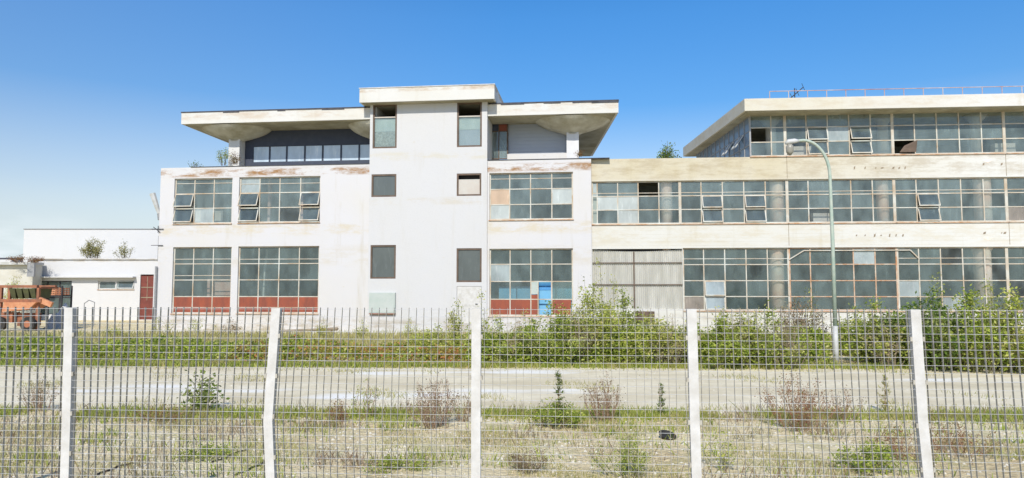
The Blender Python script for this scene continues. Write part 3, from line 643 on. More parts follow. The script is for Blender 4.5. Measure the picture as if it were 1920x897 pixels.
plb = bpy.data.objects['brown_box']; plb.parent = br; plb.name = 'meter_box'

# ------------------------------------------------------------------ low buildings on the left
Yb = 56
def AX(px, Y=Yb): return atdepth(px, 500, Y).x
def AZ(py, Y=Yb): return atdepth(200, py, Y).z
WA = wallmat('annex_render', (.60, .60, .60), (.58, .57, .55), [(AZ(492), AZ(484), .6, (.35, .27, .15))], amt=.4)
ox = AX(63); an1 = empty('low_building', (ox, Yb, 0), label='low white outbuilding with a red brown door beside the factory corner', cat='building')
w_ = MB(); x1 = AX(297)-ox
h_ = [(AX(66)-ox, AX(136)-ox, AZ(590), AZ(527)), (AX(185)-ox, AX(253)-ox, AZ(543), AZ(526.5)), (AX(264)-ox, AX(289)-ox, 0.05, AZ(515))]
wall_holes(w_, 0, x1, 0, AZ(487), h_, 0, .3); w_.box(0, .3, .302, 9, 0, AZ(487)); w_.box(x1-.3, x1, .302, 9, 0, AZ(487)); w_.box(.3, x1-.3, .302, 9, AZ(487)-.3, AZ(487)-.05); w_.box(.3, x1-.3, 8.7, 9, 0, AZ(487)-.4)
w_.build('wall', WA, an1)
c_ = MB(); c_.box(AX(52)-ox, AX(256)-ox, -.5, -.02, AZ(521), AZ(519)); c_.box(-.1, x1, -.12, .35, AZ(487)+.003, AZ(485)); c_.build('coping', WA, an1)
i_ = MB(); i_.box(.31, x1-.31, 4, 4.2, 0, AZ(490)-.2); i_.build('interior', M_int, an1)
zz_ = [AZ(527), AZ(558), AZ(590)]; window(an1, [h_[0][0]+(h_[0][1]-h_[0][0])*k/3 for k in range(4)], zz_, fr=M_dark, glass=M_glassdk, sill=False, bw=.1)
window(an1, [h_[1][0], (h_[1][0]+h_[1][1])/2, h_[1][1]], [h_[1][3], h_[1][2]], fr=M_whitem, glass=M_glass, bw=.28, edge=.1, ang=22, openp=[(1, 0)])
d_ = MB(); a, b, c, e = h_[2]; d_.box(a, b, .1, .16, c, e-.1); do_ = d_.build('door', M_doorred, an1)
d_ = MB(); 
for zz in (.45, .9): d_.box(a+.05, b-.05, .08, .098, c+(e-c)*.5*zz+.9, c+(e-c)*.5*zz+.97)
d_.box((a+b)/2-.02, (a+b)/2+.02, .085, .098, c+1.5, e-.15); d_.build('grille', M_wood, do_)
dp = MB(); dp.tube([(x1-.05, -.1, 0), (x1-.05, -.1, AZ(500))], .08); dp.build('downpipe', M_galv, an1)
hb = empty('white_hall', (AX(42, 70), 70, 0), label='tall plain white hall rising behind the low outbuilding', cat='building')
w_ = MB(); w_.box(0, AX(330, 70)-AX(42, 70), 0, 14, 0, AZ(430.5, 70)); w_.build('wall', WA, hb); w_ = MB(); w_.box(-.06, AX(330, 70)-AX(42, 70), -.06, 14.1, AZ(430.5, 70)+.003, AZ(429, 70)); w_.box(AX(96, 70)-AX(42, 70), AX(102, 70)-AX(42, 70), 2, 2.6, AZ(429, 70), AZ(427, 70)); w_.build('coping', M_galv, hb)
sh = empty('shed', (AX(30, 54.6), 54.6, 0), label='small cream lean-to with a grey stack and vines at the left edge', cat='shed')
w_ = MB(); o_ = AX(30, 54.6); w_.box(-3, AX(62, 54.6)-o_, 0, 1.1, 0, AZ(497, 54.6)); w_.build('wall', simple('shed_plaster', (.60, .59, .54), (.5, .47, .38), .9, scale=1), sh)
w_ = MB(); w_.box(-3.1, AX(64, 54.6)-o_, -.4, 1.15, AZ(497, 54.6)+.003, AZ(492, 54.6)); w_.build('roof', M_whitem, sh)
w_ = MB(); w_.box(AX(51, 54)-o_, AX(64, 54)-o_, -.6, -.41, AZ(519, 54), AZ(493, 54)); w_.build('vent_duct', M_galv, sh)
fw = empty('far_building', (AX(-60, 75), 75, 0), label='plain white wall beyond the lean-to at the far left edge', cat='building')
w_ = MB(); w_.box(0, AX(21, 75)-AX(-60, 75), 0, 8, 0, AZ(487, 75)); w_.build('wall', WA, fw); w_ = MB(); w_.box(-.1, AX(8, 75)-AX(-60, 75), 2, 6, AZ(487, 75), AZ(482, 75)); w_.build('roof', M_tar, fw)

# ------------------------------------------------------------------ wall floodlight (leaning, at the left corner)
q0 = FL.o + FL.ex*(xA-.1) + FL.ey*.4
fl = empty('floodlight', (q0.x, q0.y, LZ(424, 292)), label='white tube floodlight leaning out from the left corner of the white block', cat='light')
bx = MB(); P1 = Vector((0, 0, 0)); P2 = Vector((-.12, 0, LZ(408, 290)-LZ(424, 292))); bx.tube([P1, P2], .04); bx.build('arm', M_dark, fl)
bx = MB(); P3 = P2+Vector((-.05, 0, .25)); bx.tube([P2-Vector((0, 0, .1)), P3], .11); bx.build('housing', M_galv, fl)
bx = MB(); P4 = Vector((-.58, 0, LZ(362, 277)-LZ(424, 292))); bx.tube([P3, P3.lerp(P4, .4), P4], [.09, .14, .17]); bx.build('tube_shade', M_whitem, fl)

# ------------------------------------------------------------------ street lamp
pb_ = atdepth(1567, 640, 23.2); pt_ = atdepth(1556, 300, 23.2)
sl = empty('street_lamp', (pb_.x, pb_.y, 0), label='green street lamp with a curved arm in front of the long cream block', cat='street lamp')
kx = 23.2/F
def SLz(py): return atdepth(1560, py, 23.2).z
m = MB(); m.tube([(0, 0, 0), (0, 0, SLz(612))], [.085, .08], 12); m.build('base_sleeve', M_whitem, sl, smooth=True)
zq = SLz(330); top = SLz(263.5); rads = top-zq; pts = [(0, 0, SLz(612)), (0, 0, SLz(450)), (-.02, 0, zq)]
for k in range(1, 13):
    a = math.pi/2*k/12; pts.append((-.02-(1-math.cos(a))*.85, 0, zq+math.sin(a)*rads))
pts.append((-1.15, 0, top-.03))
m = MB(); m.tube(pts, [.068, .06]+[.05]*(len(pts)-2), 12); m.build('pole', M_green, sl, smooth=True)
m = MB(); hz = top-.05
m.tube([(-1.02, 0, hz+.03), (-1.15, 0, hz+.03), (-1.36, 0, hz-.0), (-1.46, 0, hz-.06)], [.05, .08, .09, .04], 12); m.build('lamp_head', M_whitem, sl, smooth=True)
m = MB(); m.tube([(-1.32, 0, hz-.08), (-1.32, 0, hz-.16), (-1.32, 0, hz-.34), (-1.32, 0, hz-.45)], [.07, .12, .12, .04], 14); m.build('lamp_glass', M_lampgl, sl, smooth=True)

# ------------------------------------------------------------------ plants
def plant(kind, base, h, spread, label, cat='shrub', name='shrub', leaf=LG, stem=None, nst=9, nleaf=140, ls=.07, seed=1, group=None, twig=.02, ratio=.5, lean=0, side=5, lstart=.1, z0=0):
    rg = random.Random(seed); r = empty(name, base, label=label, cat=cat, group=group); st = MB(); fo = MB()
    stem = stem or M_stem
    def leafq(p, s, dirv=None):
        d = Vector((rg.gauss(0, 1), rg.gauss(0, 1), rg.gauss(0, .7)+.3)).normalized() if dirv is None else (dirv+Vector((rg.gauss(0, .4), rg.gauss(0, .4), rg.gauss(0, .4)))).normalized()
        u = d.cross(Vector((rg.gauss(0, 1), rg.gauss(0, 1), rg.gauss(0, 1)))).normalized(); s *= rg.uniform(.6, 1.3)
        fo.face([p, p+d*s*.5+u*s*ratio*.5, p+d*s, p+d*s*.5-u*s*ratio*.5])
    for k in range(nst):
        a = rg.uniform(0, 2*math.pi); rad = spread*math.sqrt(rg.random()); hh = z0+(h-z0)*(1-.45*(rad/spread)**2)*rg.uniform(.65, 1.0)
        if k == 0: rad *= .2; hh = h
        p0 = Vector((rad*.45*math.cos(a), rad*.45*math.sin(a), z0)); p3 = Vector((rad*math.cos(a)+lean, rad*math.sin(a), hh))
        pm = p0.lerp(p3, .5)+Vector((rg.gauss(0, .06), rg.gauss(0, .06), .08*(hh-z0))); pts = [p0, p0.lerp(pm, .5), pm, pm.lerp(p3, .55), p3]
        st.tube(pts, [twig, twig*.85, twig*.7, twig*.5, twig*.2], 4, cap=False)
        def at(t):
            i = min(int(t*4), 3); return pts[i].lerp(pts[i+1], t*4-i)
        tws = []
        for q in range(side):
            t = rg.uniform(.25, .95); b = at(t); L_ = (hh-z0)*rg.uniform(.15, .35)*(1.15-t); an_ = rg.uniform(0, 6.28)
            e = b+Vector((math.cos(an_)*L_*.75, math.sin(an_)*L_*.75, L_*.8)); tws.append((b, e)); st.tube([b, e], [twig*.4, twig*.12], 3, cap=False)
        for q in range(nleaf):
            if tws and rg.random() < .6: b, e = rg.choice(tws); p = b.lerp(e, rg.random()**.6)
            else: p = at(lstart+(1-lstart)*rg.random())
            s0 = ls*1.2; p = p+Vector((rg.gauss(0, s0), rg.gauss(0, s0), rg.gauss(0, s0*.8)))
            if p.z < .01: p.z = rg.uniform(.01, .1)
            leafq(p, ls)
    if z0: st.tube([(0, 0, 0), (0, 0, z0*.5), (0, 0, z0+.3)], [.16, .13, .08], 8)
    st.build('trunk' if z0 else 'stem', stem, r)
    if fo.f: fo.build('crown' if z0 else 'foliage', leaf, r)
    return r
def conweed(base, h, w, label, leaf=LD, seed=1, group=None, dens=1.0):      # a spire of whorled feathery twigs
    rg = random.Random(seed); r = empty('weed', base, label=label, cat='weed', group=group); st = MB(); fo = MB()
    st.tube([(0, 0, 0), (rg.gauss(0, .02), 0, h*.5), (rg.gauss(0, .03), 0, h)], [.012, .008, .003], 5)
    for k in range(int(70*dens)):
        t = rg.random()**1.1; z = h*(.05+.93*t); L_ = w*(1-t)**.8*rg.uniform(.5, 1.1)+.03; a = rg.uniform(0, 6.28)
        e = Vector((math.cos(a)*L_, math.sin(a)*L_, z+L_*.55)); b = Vector((0, 0, z)); st.tube([b, e], [.004, .001], 3, cap=False)
        for q in range(14):
            p = b.lerp(e, rg.random()); d = Vector((rg.gauss(0, 1), rg.gauss(0, 1), rg.gauss(.5, .7))).normalized(); u = d.cross(Vector((0, .3, 1))).normalized(); s = rg.uniform(.03, .07)
            fo.face([p, p+d*s*.5+u*.008, p+d*s, p+d*s*.5-u*.008])
    st.build('stem', M_twig, r); fo.build('foliage', leaf, r); return r
G = lambda px, py: onground(px, py)

# ground cover on the left, running from the road to the factory (uncountable)
def zone_leaves(name, label, cat, n, fn, leaf, ls, ratio=.6, seed=1):
    rg = random.Random(seed); fo = MB()
    for i in range(n):
        r_ = fn(rg)
        if r_ is None: continue
        p = Vector(r_); d = Vector((rg.gauss(0, 1), rg.gauss(0, 1), rg.gauss(.4, .7))).normalized(); u = d.cross(Vector((rg.gauss(0, 1), rg.gauss(0, 1), rg.gauss(0, 1)))).normalized(); s = ls*rg.uniform(.6, 1.4)
        fo.face([p, p+d*s*.5+u*s*ratio*.5, p+d*s, p+d*s*.5-u*s*ratio*.5])
    return tag(fo.build(name, leaf), label, cat, kind='stuff')
def lump(x, y, s=1.0): return .5+.28*math.sin(x*1.3*s+y*.7)+.22*math.sin(x*2.9*s-y*1.7+1)+.15*math.sin(x*6.1+y*4.3)
def creeper(rg):
    y = rg.uniform(23.4, 26.5); x = rg.uniform(-21, 4)
    h = (.40+.34*lump(x, y))*(1 if x < -8 else max(.45, 1-(x+8)*.05)); e = (y-23.4)/3.1
    k = min(1, (e*6+.25)); return (x, y-.03*x, h*k*rg.random()**.5)
zone_leaves('creeper', 'low tangled creeper hedge along the far side of the concrete road', 'ground cover', 46000, lambda rg: (lambda p: p if p[0] < -7.5 or rg.random() < .15 else None)(creeper(rg)), LG, .10, seed=4)
zone_leaves('reddish_creeper', 'reddening creeper strip in front of the stair tower', 'ground cover', 26000, lambda rg: (lambda p: p if -9.5 < p[0] < 0 else None)(creeper(rg)), LR, .10, seed=5)
def blades(name, label, n, fn, mat, h, seed, w=.012):
    rg = random.Random(seed); fo = MB()
    for i in range(n):
        q = fn(rg)
        if q is None: continue
        x, y = q; a = rg.uniform(0, 6.28); L_ = h*rg.uniform(.4, 1.2); lx, ly = rg.gauss(0, .35)*L_, rg.gauss(0, .35)*L_; dx, dy = math.cos(a)*w, math.sin(a)*w
        fo.face([(x-dx, y-dy, 0), (x+dx, y+dy, 0), (x+lx*.6+dx*.5, y+ly*.6+dy*.5, L_*.65), (x+lx, y+ly, L_)])
    return tag(fo.build(name, mat), label, 'grass', kind='stuff')
blades('grass', 'yellow green grass between the creeper and the factory walls', 42000, lambda rg: (rg.uniform(-30, 24), 26.5+11*rg.random()), GRD, .38, 11, .03)
blades('grass_verge', 'green grass along the near edge of the concrete road', 24000, lambda rg: (lambda x, t: (x, 14.2-.02*x+rg.gauss(0, .32)) if math.sin(x*.9)+math.sin(x*2.3+1) > -1.0+rg.gauss(0, .4) else None)(rg.uniform(-14, 14), 0), GR, .11, 12, .012)
blades('grass_edge', 'short grass fringe along the far edge of the concrete road', 20000, lambda rg: (lambda x: (x, 22.9-.03*x+rg.gauss(0, .25)))(rg.uniform(-24, 22)), GR, .16, 14, .02)
def scrub(rg):
    k = rg.randrange(90); q = random.Random(k*17+3); cx_, cy_ = q.uniform(-10, 11), 8.7+6.2*q.random()**.8; r_ = q.uniform(.12, .5)
    return (cx_+rg.gauss(0, r_), cy_+rg.gauss(0, r_*.5))
blades('dry_scrub', 'clumps of dry brown stalks scattered on the near ground', 3600, scrub, LB, .24, 18, .005)
blades('green_scrub', 'clumps of green weeds scattered on the near ground', 3600, lambda rg: scrub(random.Random(rg.randrange(10**9)+5)) and (lambda c: (c[0]*.97+1.3, c[1]*.98+.4))(scrub(rg)), LG, .15, 19, .008)
def sparse(rg):
    for _ in range(8):
        x, y = rg.uniform(-20, 20), 14.5+8.3*rg.random()
        v = math.sin(x*.9+y*1.7)+math.sin(x*.4-y*1.1+2)+math.sin(x*2.3+y*.9)
        if v > 1.7+rg.gauss(0, .25) or (y > 21.6 and rg.random() < .25) or (y < 15.3 and rg.random() < .35): return (x, y)
blades('dry_road_grass', 'thin dry grass growing through the concrete road', 9000, sparse, GRD, .10, 17, .010)
def tuft(rg):
    for _ in range(8):
        x, y = rg.uniform(-10.5, 11), 8.6+5.2*rg.random()
        v = math.sin(x*1.7+y*1.3)+math.sin(x*.6-y*2.1+2)+math.sin(x*3.3+y*.7)
        if v > .8+rg.gauss(0, .35): return (x, y)
blades('grass_tufts', 'sparse dry grass tufts scattered over the stony ground', 19000, tuft, GRD, .075, 13, .006)
# stones on the near ground
st = MB(); rg = random.Random(9)
for i in range(8500):
    x, y = rg.uniform(-11, 11), 8.6+5.4*rg.random()
    if i > 5200: x, y = rg.uniform(-19, 19), 14+8.6*rg.random()
    s = .008+.03*rg.random()**3; z = s*.2
    a = rg.uniform(0, 6.28); v = [(x+s*math.cos(a+k*1.2566)*rg.uniform(.7, 1.2), y+s*math.sin(a+k*1.2566)*rg.uniform(.7, 1.2), 0) for k in range(5)]
    t_ = (x+rg.gauss(0, s*.2), y+rg.gauss(0, s*.2), s*rg.uniform(.5, .9))
    for k in range(5): st.face([v[k], v[(k+1) % 5], t_])
tag(st.build('stones', simple('pale_stone', (.66, .62, .52), (.48, .44, .36), .95, scale=7)), 'loose pale stones scattered over the near ground', 'stones', kind='stuff')

# shrubs on the right, rooted along the far side of the road
for (px, py, h, sp_w, lf, n1, n2, lab, ls) in (
    (815, 672, 1.15, 1.3, LY, 16, 200, 'low yellow green bush just left of the middle fence post', .09),
    (862, 668, 2.0, .8, LY, 8, 160, 'upright yellow green shrub in front of the white tower door', .09),
    (945, 680, 1.5, 1.5, LG, 20, 240, 'bright green bush right of the middle fence post', .09),
    (1040, 684, 2.05, 1.5, LG, 22, 260, 'tall dense green bush in front of the blue doorway', .09),
    (1115, 682, 2.6, 1.2, LY, 20, 230, 'tall leafy shrub in front of the white pier left of the gate', .09),
    (1165, 674, 2.5, 1.2, LG, 18, 230, 'green shrub with tall shoots in front of the corrugated gate', .09),
    (1225, 684, 1.65, 1.4, LY, 20, 220, 'yellowish bush in front of the right half of the gate', .09),
    (1345, 688, 1.8, 1.5, LG, 22, 240, 'rounded green bush right of the fourth fence post', .09),
    (1430, 690, 1.95, 1.4, LG, 22, 240, 'green bush halfway between fourth post and street lamp', .09),
    (1500, 676, 2.2, 1.0, LB, 26, 110, 'browning half dry bush just left of the street lamp', .08),
    (1600, 668, 1.8, .8, LG, 14, 170, 'small green bush close behind the street lamp', .09),
    (1650, 684, 2.1, 1.3, LG, 24, 250, 'green bush right of the street lamp pole', .10),
    (1745, 694, 2.4, 1.5, LD, 24, 260, 'dark green bush rising right behind the rightmost post', .11),
    (1830, 696, 2.45, 1.5, LG, 24, 250, 'big leafy bush in front of the far right windows', .11),
    (1915, 698, 2.4, 1.5, LY, 24, 240, 'leafy bush cut by the right edge of the picture', .11),
    (1690, 688, 1.7, 1.2, LY, 18, 220, 'low yellow green bush just left of the rightmost post', .10),
    (1290, 684, 1.5, 1.1, LG, 16, 220, 'low green bush behind the fourth fence post', .09)):
    plant('s', G(px, py), h, sp_w, lab, leaf=lf, nst=n1, nleaf=n2, ls=ls, seed=int(px), group='bushes beyond the concrete road', side=7, stem=M_stemg)
def under(rg):
    x = rg.uniform(-1.5, 22); y = rg.uniform(23.1, 25.6); h = .45+.75*max(.1, lump(x, y, .8)); e = (y-23.1)/2.5
    if abs(x-10.6) < .3 and y < 24.6: return None
    if math.sin(x*2.1)+math.sin(x*.83+1.3) < -1.1 and rg.random() < .8: return None
    return (x, y-.035*x, h*min(1, e*5+.2)*rg.random()**.55)
zone_leaves('undergrowth', 'tangled green undergrowth between the bushes beyond the road', 'undergrowth', 56000, under, LG, .10, seed=21)
for (px, py, h, lab) in ((975, 682, 1.5, 'dry tan stalks right of the doorway shrubs, nearest the middle post'), (1085, 684, 1.9, 'dry tan stalks between the doorway and the gate'), (1262, 686, 1.7, 'dry tan stalks just left of the fourth fence post'), (1392, 688, 1.9, 'dry tan stalks in the first bushes right of the fourth post'), (1478, 690, 2.1, 'tall dry stalks left of the browning bush by the lamp'), (1668, 690, 1.9, 'dry stalks between the street lamp and the rightmost post'), (1795, 694, 2.0, 'dry stalks right of the rightmost post'), (1880, 696, 2.1, 'dry stalks near the right picture edge')):
    plant('k', G(px, py), h, .8, lab, cat='dry stalks', name='dry_stalks', leaf=LT, nst=26, nleaf=34, ls=.07, seed=px, side=8, twig=.012, stem=M_wood, ratio=.4, group='dry stalks among the bushes')
# tall shoots seen against the wall
for (px, h, lab) in ((985, 1.7, 'thin tall shoot before the red panel left of the doorway'), (1098, 2.9, 'thin tall shoot against the white pier'), (1128, 3.6, 'tallest leafy shoot in front of the corrugated gate'), (1150, 2.9, 'bent leafy shoot before the middle of the gate'), (1526, 2.6, 'thin shoot left of the street lamp'), (1765, 3.1, 'leafy shoot over the bush right of the last post'), (1860, 2.9, 'leafy shoot near the right edge windows'), (905, 2.4, 'thin bare shoot beside the middle fence post')):
    plant('t', G(px, 672), h, .28, lab, cat='shoot', name='tall_shoot', leaf=LY, nst=3, nleaf=90, ls=.08, seed=int(px)+5, side=5, twig=.012, stem=M_stemg)
# small shrubs by the walls on the left
for (px, py, h, s_, lf, lab) in ((225, 640, .9, .8, LY, 'small olive bush before the low outbuilding'), (370, 634, 1.0, .9, LY, 'loose weeds under the left red panels'), (430, 634, 1.0, .6, LB, 'dry weeds under the white strip between the red panels'), (300, 632, 1.1, .8, LY, 'yellow weeds at the left corner of the white block'), (605, 640, 1.2, .3, LY, 'single thin weed below the wall cabinet to its left'), (680, 640, 1.1, .25, LY, 'single thin weed under the wall cabinet'), (770, 640, 1.1, .4, LY, 'thin weeds before the blank tower wall')):
    plant('w', G(px, py), h, s_, lab, cat='weed', name='weed', leaf=lf, nst=7, nleaf=60, ls=.07, seed=int(px), side=4, stem=M_stemg, twig=.012)

# roof plants
def rp(px, py, d, fr, h, s_, lab, lf, nst=8, nl=90, ls=.07, seed=1, stem=None):
    q = fr.p(px, py, d); w = fr.o + fr.ex*q.x + fr.ey*q.y; w.z = q.z
    return plant('r', w, h, s_, lab, cat='plant', name='roof_plant', leaf=lf, nst=nst, nleaf=nl, ls=ls, seed=seed, twig=.012, stem=stem)
rp(420, 311, .8, FL, 1.05, .4, 'green self sown plant at the foot of the left flared column', LG, 8, 70, seed=2)
rp(440, 309, .6, FL, .75, .35, 'pale dry plant right at the left flared column', LB, 8, 60, seed=3)
rp(362, 314, .7, FL, .35, .6, 'tiny dark weeds on the left end of the terrace edge', LD, 8, 12, seed=4)
rp(1082, 298, 1.6, FL, .5, .45, 'rusty dry plant at the foot of the right flared column', LRB, 8, 50, seed=5)
q = atdepth(1252, 296, 50); plant('r', (q.x, q.y, 0.0), q.z+1.25, .85, 'top of a green tree showing behind the flat roof between the blocks', cat='tree', name='tree', leaf=LD, nst=16, nleaf=110, ls=.13, seed=8, twig=.03, z0=q.z-1.2)
q = atdepth(175, 486, 57); plant('r', q, 1.75, .95, 'olive bush growing on the low outbuilding roof', cat='plant', name='roof_plant', leaf=LO, nst=16, nleaf=170, ls=.1, seed=9)
q = atdepth(234, 486, 57); plant('r', q, 1.35, .9, 'sparse yellow green bush on the low roof nearer the factory', cat='plant', name='roof_plant', leaf=LO, nst=9, nleaf=80, ls=.10, seed=10)
q = atdepth(45, 493, 54); plant('r', q, .6, 1.5, 'rusty brown vine trailing along the lean-to roof', cat='vine', name='vine', leaf=LRB, nst=24, nleaf=50, ls=.08, seed=12)
q = atdepth(25, 600, 53.4); plant('r', (q.x, q.y, 0), 3.6, 1.0, 'climbing yellow green vine on the lean-to wall', cat='vine', name='vine', leaf=LY, nst=14, nleaf=100, ls=.1, seed=13)

# weeds on the near ground
def dry(px, py, h, s_, lab, seed, leaf=LB, nst=34, nl=26, ls=.035, grp='dry twiggy weeds near the road', side=8, stem=None):
    plant('d', G(px, py), h, s_, lab, cat='weed', name='dry_weed', leaf=leaf, stem=stem or M_twig, nst=nst, nleaf=nl, ls=ls, seed=seed, group=grp, twig=.006, side=side)
dry(815, 800, 1.0, .6, 'large reddish brown dry weed left of the middle post', 31, nst=46)
dry(1133, 790, .98, .42, 'fan shaped dry brown weed right of the middle post', 32, nst=34)
dry(1500, 803, 1.0, .85, 'wide rusty dry weed left of the street lamp line', 33, leaf=LRB, nst=50, nl=40)
dry(690, 785, .85, .3, 'slim greyish weed between second and middle post', 34, leaf=LG, nst=12)
dry(75, 770, .8, .4, 'pale dry weed at the left edge behind the fence', 35, nst=26)
dry(635, 790, .45, .3, 'short rusty weed right of the second post', 36, leaf=LRB, nst=20)
dry(1580, 790, .7, .4, 'thin dry weed below the street lamp', 37, nst=16)
dry(870, 790, .6, .25, 'small dry weed beside the middle post', 38, nst=14)
dry(1690, 860, .45, .5, 'low brown weeds left of the rightmost post', 39, leaf=LRB, nst=26)
dry(1800, 850, .5, .6, 'brown low weeds right of the rightmost post', 41, leaf=LRB, nst=26)
dry(300, 790, .35, .6, 'faded rusty low weeds in the second panel from the left', 42, leaf=LRB, nst=24)
conweed(G(1047, 800), 1.0, .20, 'green spire shaped weed standing in a green clump', seed=51)
plant('g', G(1042, 800), .45, .62, 'green clump round the spire shaped weed', cat='weed', name='weed', leaf=LG, nst=26, nleaf=70, ls=.05, seed=52, twig=.006, stem=M_stemg)
conweed(G(1240, 780), .62, .09, 'small thin green weed left of the fourth post', seed=53, dens=.6)
conweed(G(1660, 775), .75, .15, 'thin yellow spire weed right of the street lamp', leaf=LY, seed=54, dens=.6)
plant('g', G(1172, 893), .58, .5, 'feathery green weed at the bottom between middle and fourth post', cat='weed', name='weed', leaf=LG, nst=24, nleaf=90, ls=.035, seed=55, twig=.005, stem=M_stemg, ratio=.3)
plant('g', G(990, 885), .33, .35, 'greyish low weed at the bottom right of the middle post', cat='weed', name='weed', leaf=LB, nst=20, nleaf=60, ls=.03, seed=56, twig=.004, ratio=.3)
plant('g', G(1350, 880), .55, .25, 'thin straggly green weed right of the fourth post', cat='weed', name='weed', leaf=LY, nst=9, nleaf=40, ls=.04, seed=57, twig=.004, stem=M_stemg)
plant('g', G(375, 770), .72, .42, 'leafy dark green sapling on the road edge at the left', cat='sapling', name='sapling', leaf=LD, nst=9, nleaf=60, ls=.085, seed=58, twig=.008, ratio=.65)
plant('g', G(1640, 885), .4, .5, 'green low weeds at the bottom left of the rightmost post', cat='weed', name='weed', leaf=LG, nst=22, nleaf=70, ls=.045, seed=59, twig=.005, stem=M_stemg)
plant('g', G(385, 860), .2, .45, 'flat green weed patch on the stones at the left', cat='weed', name='weed', leaf=LG, nst=22, nleaf=60, ls=.035, seed=60, twig=.004, stem=M_stemg)
plant('g', G(745, 880), .14, .5, 'flat green patch on the stones left of the middle post', cat='weed', name='weed', leaf=LG, nst=22, nleaf=60, ls=.035, seed=61, twig=.004, stem=M_stemg)

# ------------------------------------------------------------------ things lying about
b = MB(); c = G(1250, 822); N = 24
for k in range(N):
    a0, a1 = 2*math.pi*k/N, 2*math.pi*(k+1)/N
    for (r0, z0_, r1, z1_) in ((.11, .0, .15, .07), (.15, .07, .135, .07), (.135, .07, .1, .012), (.1, .012, .0, .012)):
        b.face([(r0*math.cos(a0), r0*math.sin(a0), z0_), (r0*math.cos(a1), r0*math.sin(a1), z0_), (r1*math.cos(a1), r1*math.sin(a1), z1_), (r1*math.cos(a0), r1*math.sin(a0), z1_)])
o = tag(b.build('bowl', M_rubber, loc=c), 'black rubber bowl lying on the stones left of the fourth post', 'bowl'); o.rotation_euler = (R(18), R(10), 0)
def cable(pp_, lab, seed):
    rg = random.Random(seed); pts = [G(*p) for p in pp_]; o0 = pts[0].copy(); out = []
    for a, b_ in zip(pts, pts[1:]):
        for k in range(6): q = a.lerp(b_, k/6)-o0; out.append(q+Vector((rg.gauss(0, .02), rg.gauss(0, .03), .015)))
    m = MB(); m.tube(out, .013, 6); tag(m.build('cable', M_rubber, loc=o0), lab, 'cable')
cable([(178, 893), (215, 880), (252, 868)], 'black cable on the stones right of the leftmost post', 1)
cable([(395, 870), (425, 858), (470, 842)], 'black cable on the stones left of the second post', 3)
cable([(440, 893), (480, 876), (500, 868)], 'black cable at the bottom against the second post', 4)
m = MB(); p = FL.o+FL.ex*LX(610)+FL.ey*-1.6; m.tube([(-1.6, 0, .32), (0, .1, .36), (1.3, .0, .42), (1.35, 0, .43)], [.05, .07, .09, .03], 8)
m.box(-.6, -.4, -.1, .2, 0, .30); m.box(.8, 1.0, -.1, .2, 0, .35)
tag(m.build('log', M_wood, loc=(p.x, p.y, 0)), 'weathered log on two blocks below the blank white wall', 'log')

# ------------------------------------------------------------------ orange machine and clutter on the far left
Ym = 42; mo = atdepth(0, 600, Ym).x
def MX(px, Y=Ym): return atdepth(px, 560, Y).x - mo
def MZ(py, Y=Ym): return atdepth(100, py, Y).z
mc = empty('hopper_machine', (mo, Ym, 0), label='orange hopper machine with olive bins at the far left edge', cat='machine')
m = MB(); xl = MX(-60)
m.box(xl, MX(70), -.1, .1, MZ(540), MZ(535)); m.box(xl, MX(80), -.15, .05, MZ(567), MZ(561))
for px in (-40, 2, 18, 72): m.box(MX(px)-.07, MX(px)+.07, -.08, .08, 0 if px != 18 else MZ(600), MZ(540))
m.box(xl, MX(70), 1.6, 1.8, MZ(540), MZ(535)); m.bar((MX(72), .1, MZ(540)), (MX(72), 1.7, MZ(540)), .12)
m.build('frame', M_orange, mc)
m = MB(); m.hexa([(MX(10), -.25, MZ(585)), (MX(60), -.25, MZ(580)), (MX(60), 1, MZ(580)), (MX(10), 1, MZ(585)), (MX(14), -.3, MZ(567)), (MX(74), -.3, MZ(567)), (MX(74), 1, MZ(567)), (MX(14), 1, MZ(567))]); m.bar((MX(74), 0, MZ(562)), (MX(98), 0, MZ(572)), .18, .3); m.build('chute', M_peach, mc)
for k in range(4):
    m = MB(); a, b_ = MX(20+k*12.5), MX(31+k*12.5); m.hexa([(a+.05, .02, MZ(560)), (b_-.05, .02, MZ(560)), (b_-.05, 1.3, MZ(560)), (a+.05, 1.3, MZ(560)), (a, -.2, MZ(541)), (b_, -.2, MZ(541)), (b_, 1.4, MZ(541)), (a, 1.4, MZ(541))]); m.build('bin', M_olive, mc)
for (px, yy) in ((8, -.3), (62, -.3)):
    m = MB(); m.tube([(MX(px), yy-.12, .42), (MX(px), yy+.12, .42)], .42, 20); w = m.build('wheel', M_rubber, mc); m = MB(); m.tube([(MX(px), yy-.135, .42), (MX(px), yy+.13, .42)], .2, 14); m.build('hub', M_orange, w)
m = MB(); m.box(MX(2), MX(26), -.05, .6, MZ(605), MZ(586)); m.box(MX(30), MX(58), .2, 1.0, MZ(612), MZ(588)); m.build('gearbox', M_orange, mc)
Yc = 46
ck = empty('rack', (atdepth(70, 560, Yc).x, Yc, 0), label='dark rack holding orange slatted crates before the low outbuilding', cat='rack'); o_ = atdepth(70, 560, Yc).x
m = MB()
for px in (72, 116):
    for yy in (0, 1): m.box(atdepth(px, 560, Yc).x-o_-.04, atdepth(px, 560, Yc).x-o_+.04, yy-.04, yy+.04, 0, MZ(536, Yc))
m.box(0, atdepth(117, 560, Yc).x-o_, -.05, 1.05, MZ(556, Yc), MZ(554, Yc)); m.build('rack_frame', M_dark, ck)
z_ = MZ(554, Yc)
